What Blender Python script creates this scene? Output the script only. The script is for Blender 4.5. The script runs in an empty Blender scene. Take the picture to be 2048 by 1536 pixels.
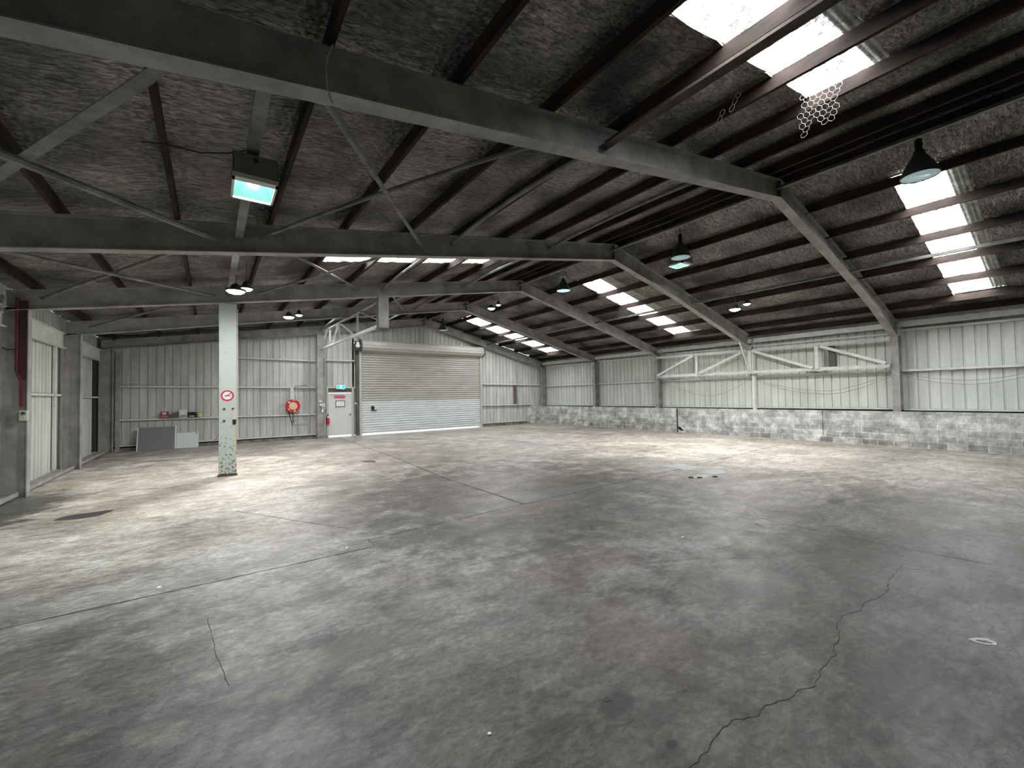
import bpy, bmesh, math, random
from mathutils import Vector, Matrix
random.seed(7)
C = bpy.context.scene.collection
SC = bpy.context.scene
PI = math.pi

# ------------------------------------------------------------------ camera
cd = bpy.data.cameras.new('camera'); cam = bpy.data.objects.new('camera', cd); C.objects.link(cam)
F = Vector((0.58313866, 0.81191961, 0.02712652)).normalized()
R = Vector((0.81237125, -0.58287425, -0.01762291)).normalized()
U = R.cross(F).normalized()
M = Matrix((R, U, -F)).transposed().to_4x4(); M.translation = Vector((0, 0, 1.84))
cam.matrix_world = M
cd.sensor_width = 36; cd.lens = 836.5 / 2048 * 36; cd.clip_end = 300; cd.clip_start = .05
SC.camera = cam
# ------------------------------------------------------------------ world, exposure, daylight
SC.view_settings.view_transform = 'Standard'; SC.view_settings.look = 'None'
SC.view_settings.exposure = 0.68; SC.view_settings.gamma = 1; SC.view_settings.use_curve_mapping = False
w = bpy.data.worlds.new('overcast sky'); SC.world = w; w.use_nodes = True
w.node_tree.nodes['Background'].inputs[0].default_value = (.86, .93, 1, 1)
w.node_tree.nodes['Background'].inputs[1].default_value = 2.5
def area(name, loc, size, power, col, target=None, spread=PI):
    l = bpy.data.lights.new(name, 'AREA'); l.shape = 'RECTANGLE'; l.size, l.size_y = size; l.energy = power; l.color = col; l.spread = spread
    o = bpy.data.objects.new(name, l); C.objects.link(o); o.location = loc
    d = Vector(target) - Vector(loc) if target else Vector((0, 0, -1))
    o.rotation_euler = d.to_track_quat('-Z', 'Y').to_euler(); return o

SKY_E = 12.5        # brightness of the translucent roof sheets

# ------------------------------------------------------------------ materials
def mat(name, c1, c2=None, rough=.7, metal=0, scale=3, stretch=(1, 1, 1), detail=6, bump=0, bscale=None, spec=.35, lo=.35, hi=.68, emit=None, es=0, third=None):
    m = bpy.data.materials.new(name); m.use_nodes = True; nt = m.node_tree; N = nt.nodes; Lk = nt.links
    b = N['Principled BSDF']; b.inputs['Roughness'].default_value = rough; b.inputs['Metallic'].default_value = metal
    b.inputs['Specular IOR Level'].default_value = spec
    b.inputs['Base Color'].default_value = (*c1, 1)
    if emit: b.inputs['Emission Color'].default_value = (*emit, 1); b.inputs['Emission Strength'].default_value = es
    if c2 or bump:
        tc = N.new('ShaderNodeTexCoord'); mp = N.new('ShaderNodeMapping'); mp.inputs['Scale'].default_value = stretch
        Lk.new(tc.outputs['Object'], mp.inputs[0])
        n = N.new('ShaderNodeTexNoise'); n.inputs['Scale'].default_value = scale; n.inputs['Detail'].default_value = detail; n.inputs['Roughness'].default_value = .62
        Lk.new(mp.outputs[0], n.inputs['Vector'])
        if c2:
            r = N.new('ShaderNodeValToRGB'); r.color_ramp.elements[0].position = lo; r.color_ramp.elements[1].position = hi
            r.color_ramp.elements[0].color = (*c1, 1); r.color_ramp.elements[1].color = (*c2, 1)
            if third:
                e = r.color_ramp.elements.new(third[0]); e.color = (*third[1], 1)
            Lk.new(n.outputs['Fac'], r.inputs[0]); Lk.new(r.outputs[0], b.inputs['Base Color'])
        if bump:
            n2 = n
            if bscale:
                n2 = N.new('ShaderNodeTexNoise'); n2.inputs['Scale'].default_value = bscale; n2.inputs['Detail'].default_value = 3
                Lk.new(mp.outputs[0], n2.inputs['Vector'])
            bp = N.new('ShaderNodeBump'); bp.inputs['Strength'].default_value = bump; bp.inputs['Distance'].default_value = .03
            Lk.new(n2.outputs['Fac'], bp.inputs['Height']); Lk.new(bp.outputs[0], b.inputs['Normal'])
    return m
steel = mat('grey painted steel', (.22, .213, .202), (.41, .40, .38), rough=.6, scale=2.2, bump=.05)
steel_dk = mat('grimy grey painted steel', (.085, .082, .078), (.16, .157, .15), rough=.65, scale=2.5)
galv = mat('galvanised steel', (.33, .35, .34), (.46, .48, .46), rough=.45, metal=.25, scale=5)
rail = mat('pale grey painted girt', (.56, .59, .56), (.72, .75, .71), rough=.5, scale=4, stretch=(1, 1, 1))
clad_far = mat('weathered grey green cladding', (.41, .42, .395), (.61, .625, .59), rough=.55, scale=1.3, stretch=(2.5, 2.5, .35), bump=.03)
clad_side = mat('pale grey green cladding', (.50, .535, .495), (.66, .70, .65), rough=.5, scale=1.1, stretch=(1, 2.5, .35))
wood = mat('dark purlin timber', (.008, .007, .007), (.075, .046, .034), rough=.9, scale=1.4, stretch=(2, .5, 2), detail=8, lo=.42, hi=.75)  # dark timber, colour lowered further for missing direct daylight
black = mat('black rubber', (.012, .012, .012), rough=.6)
white = mat('white enamel', (.72, .73, .72), (.8, .8, .79), rough=.4, scale=6)
offwhite = mat('off white plastic', (.55, .55, .49), rough=.45)
red = mat('signal red enamel', (.50, .015, .03), (.62, .03, .05), rough=.4, scale=5)
darkred = mat('dull red pipe paint', (.10, .012, .022), (.20, .03, .045), rough=.5, scale=9)
cream = mat('cream label plastic', (.72, .60, .38), rough=.5)
pink = mat('pink lettering red sign', (.55, .03, .10), rough=.5)
doorpaint = mat('pale grey door paint', (.56, .59, .58), (.64, .66, .65), rough=.45, scale=2)
frame_paint = mat('cream door frame paint', (.42, .42, .36), (.52, .52, .46), rough=.5, scale=6)
brown = mat('rust brown board', (.10, .065, .05), (.16, .11, .085), rough=.85, scale=8)
greyboard = mat('speckled grey board', (.15, .155, .165), (.20, .205, .215), rough=.7, scale=60)
whiteboard = mat('pale aqua board', (.52, .58, .57), (.60, .65, .64), rough=.5, scale=9)
wire_m = mat('rusty galvanised wire', (.36, .31, .28), (.55, .49, .45), rough=.5, scale=20)
bracem = mat('painted angle brace', (.11, .108, .10), (.25, .25, .235), rough=.55, scale=3)
yellow = mat('yellow hazard paint', (.62, .50, .14), (.5, .42, .2), rough=.6, scale=12)
rust = mat('rust crust', (.07, .045, .035), (.16, .11, .08), rough=.9, scale=30)
reflector = mat('polished mint reflector', (.34, .80, .66), rough=.35, metal=.1, spec=.4)
reflector_b = mat('polished lamp reflector', (.62, .8, .84), rough=.25, metal=.2, spec=.6)
lamp_body = mat('dark lamp housing', (.035, .036, .034), (.06, .06, .056), rough=.5, scale=6)
housing = mat('dull grey lamp housing', (.13, .13, .115), (.17, .17, .155), rough=.5, scale=6)
housing_lt = mat('pale lamp rim', (.55, .55, .53), rough=.4)
led = mat('lit led lens', (1, 1, 1), emit=(1, .99, .96), es=60)
led_dim = mat('lit led disc', (1, 1, 1), emit=(.92, .98, 1), es=2.2)
bulb = mat('lit lamp bulb', (1, 1, 1), emit=(1, .99, .97), es=4.5)
cyan_glow = mat('dim lit bell lamp diffuser', (.5, .8, .85), emit=(.40, .93, 1), es=1.0)
cyan_pale = mat('unlit prismatic glass with added glow', (.5, .66, .68), rough=.3, emit=(.55, .75, .78), es=.22)  # faint glow added to glass that is not lit
exit_g = mat('lit exit sign face', (.0, .5, .55), emit=(.02, .58, .72), es=1.0)
exit_w = mat('lit exit sign pictogram', (.8, 1, 1), emit=(.75, 1, 1), es=1.1)
paper = mat('white paper', (.93, .92, .90), rough=.8)
outside = mat('pale outdoor paving', (.6, .6, .58), rough=.9)
concrete_edge = mat('stained concrete plinth', (.10, .09, .08), (.27, .25, .22), rough=.95, scale=4, bump=.4, bscale=14)
roofsheet = mat('old galvanised roof sheet', (.22, .245, .22), (.50, .53, .48), rough=.6, scale=6, detail=8)

# peeling paint on the free standing column
def column_paint():
    m = bpy.data.materials.new('peeling pale green column paint'); m.use_nodes = True; nt = m.node_tree; N = nt.nodes; L = nt.links
    b = N['Principled BSDF']; b.inputs['Roughness'].default_value = .5
    tc = N.new('ShaderNodeTexCoord'); n = N.new('ShaderNodeTexNoise'); n.inputs['Scale'].default_value = 22; n.inputs['Detail'].default_value = 8
    L.new(tc.outputs['Object'], n.inputs['Vector'])
    sx = N.new('ShaderNodeSeparateXYZ'); L.new(tc.outputs['Object'], sx.inputs[0])
    mr = N.new('ShaderNodeMapRange'); mr.inputs['From Min'].default_value = 0; mr.inputs['From Max'].default_value = 1.9; mr.inputs['To Min'].default_value = .075; mr.inputs['To Max'].default_value = -.09
    L.new(sx.outputs['Z'], mr.inputs[0])
    ad = N.new('ShaderNodeMath'); ad.operation = 'ADD'; L.new(n.outputs['Fac'], ad.inputs[0]); L.new(mr.outputs[0], ad.inputs[1])
    r = N.new('ShaderNodeValToRGB'); e = r.color_ramp.elements; e[0].position = .56; e[0].color = (.46, .52, .49, 1); e[1].position = .63; e[1].color = (.17, .17, .14, 1)
    x = e.new(.585); x.color = (.60, .62, .56, 1)
    L.new(ad.outputs[0], r.inputs[0]); L.new(r.outputs[0], b.inputs['Base Color']); return m
colpaint = column_paint()

# foil insulation on the underside of the roof
def foil_mat():
    m = bpy.data.materials.new('wrinkled foil with painted folds'); m.use_nodes = True; nt = m.node_tree; N = nt.nodes; L = nt.links
    b = N['Principled BSDF']; b.inputs['Roughness'].default_value = .48; b.inputs['Metallic'].default_value = .3
    tc = N.new('ShaderNodeTexCoord')
    n = N.new('ShaderNodeTexNoise'); n.inputs['Scale'].default_value = .9; n.inputs['Detail'].default_value = 7; L.new(tc.outputs['Object'], n.inputs['Vector'])
    r = N.new('ShaderNodeValToRGB'); e = r.color_ramp.elements; e[0].position = .33; e[0].color = (.045, .042, .039, 1); e[1].position = .68; e[1].color = (.29, .277, .263, 1)
    L.new(n.outputs['Fac'], r.inputs[0]); L.new(r.outputs[0], b.inputs['Base Color'])
    mp = N.new('ShaderNodeMapping'); mp.inputs['Scale'].default_value = (9, 22, 9); L.new(tc.outputs['Object'], mp.inputs[0])
    n2 = N.new('ShaderNodeTexNoise'); n2.inputs['Scale'].default_value = 1; n2.inputs['Detail'].default_value = 4; n2.inputs['Distortion'].default_value = .6; L.new(mp.outputs[0], n2.inputs['Vector'])
    v = N.new('ShaderNodeTexVoronoi'); v.inputs['Scale'].default_value = 14; L.new(tc.outputs['Object'], v.inputs['Vector'])
    a = N.new('ShaderNodeMath'); a.operation = 'MULTIPLY_ADD'; a.inputs[1].default_value = .5; L.new(v.outputs['Distance'], a.inputs[0]); L.new(n2.outputs['Fac'], a.inputs[2])
    r2 = N.new('ShaderNodeValToRGB'); e = r2.color_ramp.elements; e[0].position = .38; e[0].color = (.42, .42, .42, 1); e[1].position = .66; e[1].color = (1.9, 1.88, 1.85, 1)
    mp2 = N.new('ShaderNodeMapping'); mp2.inputs['Scale'].default_value = (7, 26, 9); L.new(tc.outputs['Object'], mp2.inputs[0])
    n3 = N.new('ShaderNodeTexNoise'); n3.inputs['Scale'].default_value = 1; n3.inputs['Detail'].default_value = 6; n3.inputs['Distortion'].default_value = 1.2; L.new(mp2.outputs[0], n3.inputs['Vector'])
    L.new(n3.outputs['Fac'], r2.inputs[0])
    mxf = N.new('ShaderNodeMix'); mxf.data_type = 'RGBA'; mxf.blend_type = 'MULTIPLY'; mxf.inputs[0].default_value = .85; L.new(r.outputs[0], mxf.inputs[6]); L.new(r2.outputs[0], mxf.inputs[7]); L.new(mxf.outputs[2], b.inputs['Base Color'])  # light and dark of the folds multiplied into the foil colour
    bp = N.new('ShaderNodeBump'); bp.inputs['Strength'].default_value = 1.0; bp.inputs['Distance'].default_value = .06
    L.new(a.outputs[0], bp.inputs['Height']); L.new(bp.outputs[0], b.inputs['Normal']); return m
foil = foil_mat()

# translucent roof sheet: daylight comes through, with dead leaves and dirt lying on it
def skylight_mat(SKY_E):
    m = bpy.data.materials.new('daylit translucent roof sheet'); m.use_nodes = True; nt = m.node_tree; N = nt.nodes; L = nt.links
    b = N['Principled BSDF']; b.inputs['Roughness'].default_value = .5; b.inputs['Base Color'].default_value = (.7, .75, .75, 1)
    tc = N.new('ShaderNodeTexCoord'); mp = N.new('ShaderNodeMapping'); mp.inputs['Scale'].default_value = (22, 13, 8); L.new(tc.outputs['Object'], mp.inputs[0])
    n = N.new('ShaderNodeTexNoise'); n.inputs['Scale'].default_value = 1; n.inputs['Detail'].default_value = 3; L.new(mp.outputs[0], n.inputs['Vector'])
    n2 = N.new('ShaderNodeTexNoise'); n2.inputs['Scale'].default_value = 1.6; L.new(tc.outputs['Object'], n2.inputs['Vector'])
    a = N.new('ShaderNodeMath'); a.operation = 'MULTIPLY_ADD'; a.inputs[1].default_value = .55; L.new(n2.outputs['Fac'], a.inputs[0]); L.new(n.outputs['Fac'], a.inputs[2])
    r = N.new('ShaderNodeValToRGB'); e = r.color_ramp.elements; e[0].position = .828; e[0].color = (1, 1, 1, 1); e[1].position = .846; e[1].color = (.012, .012, .012, 1)
    L.new(a.outputs[0], r.inputs[0])
    mx = N.new('ShaderNodeMath'); mx.operation = 'MULTIPLY'; mx.inputs[1].default_value = SKY_E; L.new(r.outputs[0], mx.inputs[0])
    b.inputs['Emission Color'].default_value = (.97, .975, 1, 1); L.new(mx.outputs[0], b.inputs['Emission Strength']); return m
skyl = skylight_mat(SKY_E); skyl_near = skylight_mat(SKY_E*1.15); skyl_right = skylight_mat(SKY_E*1.9)

# worn concrete floor
def floor_mat():
    m = bpy.data.materials.new('worn stained concrete floor'); m.use_nodes = True; nt = m.node_tree; N = nt.nodes; L = nt.links
    b = N['Principled BSDF']; tc = N.new('ShaderNodeTexCoord')
    def noise(sc, det=6, st=(1, 1, 1), rot=0, dist=0, rg=.6):
        mp = N.new('ShaderNodeMapping'); mp.inputs['Scale'].default_value = st; mp.inputs['Rotation'].default_value = (0, 0, rot); L.new(tc.outputs['Object'], mp.inputs[0])
        n = N.new('ShaderNodeTexNoise'); n.inputs['Scale'].default_value = sc; n.inputs['Detail'].default_value = det; n.inputs['Distortion'].default_value = dist; n.inputs['Roughness'].default_value = rg
        L.new(mp.outputs[0], n.inputs['Vector']); return n
    def ramp(src, *pts):
        r = N.new('ShaderNodeValToRGB'); e = r.color_ramp.elements
        e[0].position, e[0].color = pts[0][0], (*pts[0][1], 1); e[1].position, e[1].color = pts[-1][0], (*pts[-1][1], 1)
        for p in pts[1:-1]: x = e.new(p[0]); x.color = (*p[1], 1)
        L.new(src, r.inputs[0]); return r
    def mix(kind, f, a, c):
        x = N.new('ShaderNodeMix'); x.data_type = 'RGBA'; x.blend_type = kind
        if isinstance(f, float): x.inputs[0].default_value = f
        else: L.new(f, x.inputs[0])
        L.new(a, x.inputs[6]); L.new(c, x.inputs[7]); return x.outputs[2]
    g = lambda v, w=0: (v * (1 + w), v, v * (1 - w * 1.6))   # grey, w warms it
    base = ramp(noise(.75, 9, rg=.70, dist=.5).outputs['Fac'], (.32, g(.105, .07)), (.46, g(.155, .065)), (.57, g(.205, .045)), (.70, g(.29, .02)))
    streak = ramp(noise(2.6, 8, (1, 2.4, 1), .75, .6, .68).outputs['Fac'], (.34, g(.66)), (.52, g(.98)), (.70, g(1.3)))
    c = mix('MULTIPLY', 1.0, base.outputs[0], streak.outputs[0])
    fine = ramp(noise(13, 8, (1, 1.7, 1), .5, .4, .74).outputs['Fac'], (.33, g(.55)), (.50, g(.97)), (.66, g(1.48)))
    c = mix('MULTIPLY', .8, c, fine.outputs[0])
    grit = ramp(noise(110, 3).outputs['Fac'], (.35, g(.82)), (.7, g(1.12)))
    c = mix('MULTIPLY', .8, c, grit.outputs[0])
    # pale scuffs and reddish dust
    sc = ramp(noise(1.1, 8, (1, 2.4, 1), 1.1, 1.2, .72).outputs['Fac'], (.60, (0, 0, 0)), (.70, (1, 1, 1)))
    pale = N.new('ShaderNodeRGB'); pale.outputs[0].default_value = (.50, .50, .48, 1)
    f1 = N.new('ShaderNodeMath'); f1.operation = 'MULTIPLY'; f1.inputs[1].default_value = .2; L.new(sc.outputs[0], f1.inputs[0])
    c = mix('MIX', f1.outputs[0], c, pale.outputs[0])
    rd = ramp(noise(.75, 6, dist=.8).outputs['Fac'], (.60, (0, 0, 0)), (.74, (.42, .42, .42)))
    rc = N.new('ShaderNodeRGB'); rc.outputs[0].default_value = (.19, .135, .11, 1)
    c = mix('MIX', rd.outputs[0], c, rc.outputs[0])
    oil = ramp(noise(.9, 5, dist=.5, rot=2.).outputs['Fac'], (.66, (0, 0, 0)), (.76, (.6, .6, .6)))
    oc = N.new('ShaderNodeRGB'); oc.outputs[0].default_value = (.075, .072, .07, 1)
    c = mix('MIX', oil.outputs[0], c, oc.outputs[0])
    # brightness rising with distance along Y, put into the floor colour
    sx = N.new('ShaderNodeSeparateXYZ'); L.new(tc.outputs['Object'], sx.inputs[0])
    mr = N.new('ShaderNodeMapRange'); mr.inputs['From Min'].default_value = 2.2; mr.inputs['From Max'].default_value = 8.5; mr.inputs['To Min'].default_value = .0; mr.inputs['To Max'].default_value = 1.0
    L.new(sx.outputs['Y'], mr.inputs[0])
    far_bright = N.new('ShaderNodeRGB'); far_bright.outputs[0].default_value = (1.85, 1.82, 1.77, 1)
    c = mix('MULTIPLY', mr.outputs[0], c, far_bright.outputs[0])
    # first row regional brightness painted into the colour, then individual old stains: (x, y, radius x, radius y, colour, strength)
    wob = noise(2.2, 6, rg=.7)
    for (sx0, sy0, rx, ry, col, st) in [(-1.4, 11.5, 4.6, 6.5, (1.75, 1.74, 1.71), 1.0), (14.5, 5.5, 6.0, 9.0, (1.6, 1.58, 1.53), 1.0), (4.6, 6.7, 4.3, 4.1, (.40, .388, .38), 1.0), (6.0, 12.0, 3.2, 4.0, (.80, .79, .78), 1.0), (-1.6, 3.2, 2.4, 3.0, (.50, .50, .50), 1.0), (5.4, 1.0, 3.6, 1.9, (.60, .58, .56), 1.0),
            (1.98, 1.72, .16, .10, (.06, .06, .06), .8), (2.08, 1.52, .13, .09, (.09, .085, .08), .6), (1.96, 1.35, .05, .04, (.04, .038, .038), .9), (3.4, 3.72, .30, .16, (.08, .078, .074), .55),
            (2.6, 2.2, .45, .5, (.19, .13, .105), .30), (3.2, 3.3, .9, .45, (.19, .135, .11), .26), (8.3, 2.55, .30, .10, (.07, .068, .065), .8), (9.3, 2.4, .35, .16, (.10, .098, .09), .5), (5.45, 4.5, .28, .16, (.09, .085, .08), .6),
            (5.0, 5.9, 2.2, .28, (.13, .125, .118), .65), (9.6, 12.7, .9, 1.1, (.16, .165, .175), .6), (9.9, 13.4, .25, 1.2, (.11, .11, .12), .6), (1.65, 9.7, .4, .25, (.14, .145, .17), .6), (4.2, 1.9, .7, .35, (.10, .10, .095), .35), (3.6, .75, .5, .25, (.085, .08, .075), .45), (4.2, .55, .3, .2, (.085, .08, .075), .5), (2.3, 2.9, .7, .35, (.12, .105, .10), .35), (.9, 3.2, .35, .2, (.10, .09, .08), .5),
            (-2.85, 11.3, .85, 1.7, (.09, .088, .082), .92), (-2.9, 10.0, .6, 1.1, (.085, .082, .078), .92)]:
        sub = N.new('ShaderNodeVectorMath'); sub.operation = 'SUBTRACT'; sub.inputs[1].default_value = (sx0, sy0, 0); L.new(tc.outputs['Object'], sub.inputs[0])
        dv = N.new('ShaderNodeVectorMath'); dv.operation = 'DIVIDE'; dv.inputs[1].default_value = (rx, ry, 1); L.new(sub.outputs[0], dv.inputs[0])
        ln = N.new('ShaderNodeVectorMath'); ln.operation = 'LENGTH'; L.new(dv.outputs[0], ln.inputs[0])
        ad = N.new('ShaderNodeMath'); ad.operation = 'MULTIPLY_ADD'; ad.inputs[1].default_value = 2.6; L.new(wob.outputs['Fac'], ad.inputs[0]); L.new(ln.outputs['Value'], ad.inputs[2])
        m2 = N.new('ShaderNodeMapRange'); m2.interpolation_type = 'SMOOTHSTEP'; m2.inputs['From Min'].default_value = 1.75; m2.inputs['From Max'].default_value = 2.45; m2.inputs['To Min'].default_value = st; m2.inputs['To Max'].default_value = 0; L.new(ad.outputs[0], m2.inputs[0])
        cc = N.new('ShaderNodeRGB'); cc.outputs[0].default_value = (*col, 1); c = mix('MULTIPLY' if rx > 2.3 else 'MIX', m2.outputs[0], c, cc.outputs[0])
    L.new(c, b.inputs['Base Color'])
    rr = N.new('ShaderNodeMapRange'); rr.inputs['To Min'].default_value = .25; rr.inputs['To Max'].default_value = .70
    L.new(noise(1.3, 6, (1, 2, 1), .6).outputs['Fac'], rr.inputs[0]); L.new(rr.outputs[0], b.inputs['Roughness'])
    b.inputs['Specular IOR Level'].default_value = .3
    bp = N.new('ShaderNodeBump'); bp.inputs['Strength'].default_value = .35; bp.inputs['Distance'].default_value = .02
    L.new(noise(9, 8, (1, 1.8, 1), .6, .5).outputs['Fac'], bp.inputs['Height']); L.new(bp.outputs[0], b.inputs['Normal'])
    return m
floor_m = floor_mat()
joint_m = mat('dirt filled joint', (.035, .032, .03), (.09, .085, .08), rough=.95, scale=8)
puddle_m = mat('water film with painted reflection', (.50, .54, .58), rough=.08, spec=1.0)  # pale base colour stands for the bright reflection in the water
stain_m = mat('damp concrete stain', (.075, .072, .07), (.12, .115, .11), rough=.32, scale=3, spec=.5)

# concrete block masonry
def block_mat():
    m = bpy.data.materials.new('whitewashed concrete blockwork'); m.use_nodes = True; nt = m.node_tree; N = nt.nodes; L = nt.links
    b = N['Principled BSDF']; b.inputs['Roughness'].default_value = .85
    tc = N.new('ShaderNodeTexCoord'); mp = N.new('ShaderNodeMapping'); mp.inputs['Rotation'].default_value = (0, 0, 0); L.new(tc.outputs['Object'], mp.inputs[0])
    sx = N.new('ShaderNodeSeparateXYZ'); L.new(mp.outputs[0], sx.inputs[0]); sm = N.new('ShaderNodeMath'); sm.operation = 'ADD'; L.new(sx.outputs['X'], sm.inputs[0]); L.new(sx.outputs['Y'], sm.inputs[1])
    cb = N.new('ShaderNodeCombineXYZ'); L.new(sm.outputs[0], cb.inputs[0]); L.new(sx.outputs['Z'], cb.inputs[1])
    br = N.new('ShaderNodeTexBrick'); br.inputs['Scale'].default_value = 1; br.inputs['Brick Width'].default_value = .40; br.inputs['Row Height'].default_value = .20
    br.inputs['Mortar Size'].default_value = .010; br.inputs['Color1'].default_value = (.95, .95, .95, 1); br.inputs['Color2'].default_value = (.30, .30, .30, 1); br.inputs['Mortar'].default_value = (1.15, 1.15, 1.12, 1); br.inputs['Bias'].default_value = -.15
    L.new(cb.outputs[0], br.inputs['Vector'])
    n = N.new('ShaderNodeTexNoise'); n.inputs['Scale'].default_value = 2.1; n.inputs['Detail'].default_value = 10; n.inputs['Roughness'].default_value = .76; L.new(tc.outputs['Object'], n.inputs['Vector'])
    r = N.new('ShaderNodeValToRGB'); e = r.color_ramp.elements; e[0].position = .34; e[0].color = (.23, .23, .215, 1); e[1].position = .63; e[1].color = (.84, .85, .83, 1); x = e.new(.5); x.color = (.50, .51, .49, 1)
    L.new(n.outputs['Fac'], r.inputs[0])
    zr = N.new('ShaderNodeMapRange'); zr.inputs['From Min'].default_value = 0; zr.inputs['From Max'].default_value = .75; zr.inputs['To Min'].default_value = .95; zr.inputs['To Max'].default_value = .42; L.new(sx.outputs['Z'], zr.inputs[0])
    mx = N.new('ShaderNodeMix'); mx.data_type = 'RGBA'; mx.blend_type = 'MULTIPLY'; L.new(zr.outputs[0], mx.inputs[0]); L.new(r.outputs[0], mx.inputs[6]); L.new(br.outputs[0], mx.inputs[7])
    L.new(mx.outputs[2], b.inputs['Base Color'])
    bp = N.new('ShaderNodeBump'); bp.inputs['Strength'].default_value = .4; bp.inputs['Distance'].default_value = .02; L.new(n.outputs['Fac'], bp.inputs['Height']); L.new(bp.outputs[0], b.inputs['Normal'])
    return m
block_m = block_mat()
curtain_up = mat('greige roller curtain paint', (.42, .415, .385), (.53, .52, .49), rough=.5, scale=1.2, stretch=(.6, 1, 3))
curtain_lo = mat('pale zinc roller curtain', (.62, .65, .67), (.74, .77, .79), rough=.42, metal=.1, scale=1.5, stretch=(.6, 1, 3))

# ------------------------------------------------------------------ mesh helpers
class MB:
    def __init__(s): s.v = []; s.f = []
    def quad(s, a, b, c, d):
        n = len(s.v); s.v += [tuple(a), tuple(b), tuple(c), tuple(d)]; s.f.append((n, n+1, n+2, n+3)); return s
    def hexa(s, P):   # 8 points: bottom 4, top 4
        n = len(s.v); s.v += [tuple(p) for p in P]
        for q in ((0, 3, 2, 1), (4, 5, 6, 7), (0, 1, 5, 4), (1, 2, 6, 5), (2, 3, 7, 6), (3, 0, 4, 7)): s.f.append(tuple(n+i for i in q))
        return s
    def box(s, x0, x1, y0, y1, z0, z1):
        return s.hexa([(x0, y0, z0), (x1, y0, z0), (x1, y1, z0), (x0, y1, z0), (x0, y0, z1), (x1, y0, z1), (x1, y1, z1), (x0, y1, z1)])
    def bar(s, a, b, w, h, up=(0, 0, 1)):   # rectangular bar centred on a-b
        a = Vector(a); b = Vector(b); d = (b-a).normalized(); sd = d.cross(Vector(up)).normalized(); u = sd.cross(d).normalized()
        q = [(-1, -1), (1, -1), (1, 1), (-1, 1)]
        P = [a + sd*(i*w/2) + u*(j*h/2) for i, j in q] + [b + sd*(i*w/2) + u*(j*h/2) for i, j in q]
        return s.hexa(P)
    def angle(s, a, b, w, t=.008, up=(0, 0, 1), flip=1):    # L-section
        a = Vector(a); b = Vector(b); d = (b-a).normalized(); sd = d.cross(Vector(up)).normalized(); u = sd.cross(d).normalized()
        s.bar(a - u*w/2, b - u*w/2, w, t, up); o = sd*(flip*w/2); s.bar(a+o, b+o, t, w, up); return s
    def tube(s, pts, r, n=8, cap=True):
        pts = [Vector(p) for p in pts]; base = len(s.v); k = len(pts)
        for i, p in enumerate(pts):
            d = (pts[min(i+1, k-1)] - pts[max(i-1, 0)]).normalized()
            ref = Vector((0, 0, 1)) if abs(d.z) < .9 else Vector((1, 0, 0))
            a = d.cross(ref).normalized(); b2 = d.cross(a).normalized()
            for j in range(n): t = 2*PI*j/n; s.v.append(tuple(p + a*math.cos(t)*r + b2*math.sin(t)*r))
        for i in range(k-1):
            for j in range(n): s.f.append((base+i*n+j, base+i*n+(j+1) % n, base+(i+1)*n+(j+1) % n, base+(i+1)*n+j))
        if cap: s.f.append(tuple(base+j for j in range(n))[::-1]); s.f.append(tuple(base+(k-1)*n+j for j in range(n)))
        return s
    def lathe(s, c, prof, n=24, axis='z', cap=True):
        base = len(s.v); c = Vector(c)
        for r, h in prof:
            for j in range(n):
                t = 2*PI*j/n; x, y = r*math.cos(t), r*math.sin(t)
                s.v.append(tuple(c + (Vector((x, y, h)) if axis == 'z' else Vector((x, h, y)) if axis == 'y' else Vector((h, x, y)))))
        for i in range(len(prof)-1):
            for j in range(n): s.f.append((base+i*n+j, base+i*n+(j+1) % n, base+(i+1)*n+(j+1) % n, base+(i+1)*n+j))
        if cap and prof[0][0] > 1e-5: s.f.append(tuple(base+j for j in range(n))[::-1])
        if cap and prof[-1][0] > 1e-5: s.f.append(tuple(base+(len(prof)-1)*n+j for j in range(n)))
        return s
    def disc(s, c, r, n=24, nrm='y', ry=None):
        base = len(s.v); ry = ry or r
        for j in range(n):
            t = 2*PI*j/n; x, y = r*math.cos(t), ry*math.sin(t)
            s.v.append((c[0]+x, c[1], c[2]+y) if nrm == 'y' else (c[0]+x, c[1]+y, c[2]))
        s.f.append(tuple(base+j for j in range(n))); return s
    def build(s, name, m, parent=None, smooth=False, loc=None):
        me = bpy.data.meshes.new(name); v = s.v
        pl = parent_loc(parent) if parent else Vector((0, 0, 0))
        if loc is not None: pl = Vector(loc)
        me.from_pydata([tuple(Vector(p) - pl) for p in v], [], s.f); me.materials.append(m)
        bm = bmesh.new(); bm.from_mesh(me); bmesh.ops.recalc_face_normals(bm, faces=bm.faces); bm.to_mesh(me); bm.free()
        if smooth:
            for p in me.polygons: p.use_smooth = True
        o = bpy.data.objects.new(name, me); C.objects.link(o)
        if parent: o.parent = parent
        elif loc is not None: o.location = loc
        return o
def parent_loc(p):
    v = Vector((0, 0, 0))
    while p: v = v + p.location; p = p.parent
    return v
def tag(o, label, cat, group=None):
    o['label'] = label; o['category'] = cat
    if group: o['group'] = group
    return o
def thing(name, loc, label, cat, group=None):
    o = bpy.data.objects.new(name, None); C.objects.link(o); o.location = loc; o.empty_display_size = .1
    return tag(o, label, cat, group)
def struct(o): o['kind'] = 'structure'; return o
def root_struct(name, loc):
    o = bpy.data.objects.new(name, None); C.objects.link(o); o.location = loc; return struct(o)
def bevel(o, wd=.004, seg=1):
    md = o.modifiers.new('bevel', 'BEVEL'); md.width = wd; md.segments = seg; md.limit_method = 'ANGLE'; return o
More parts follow.
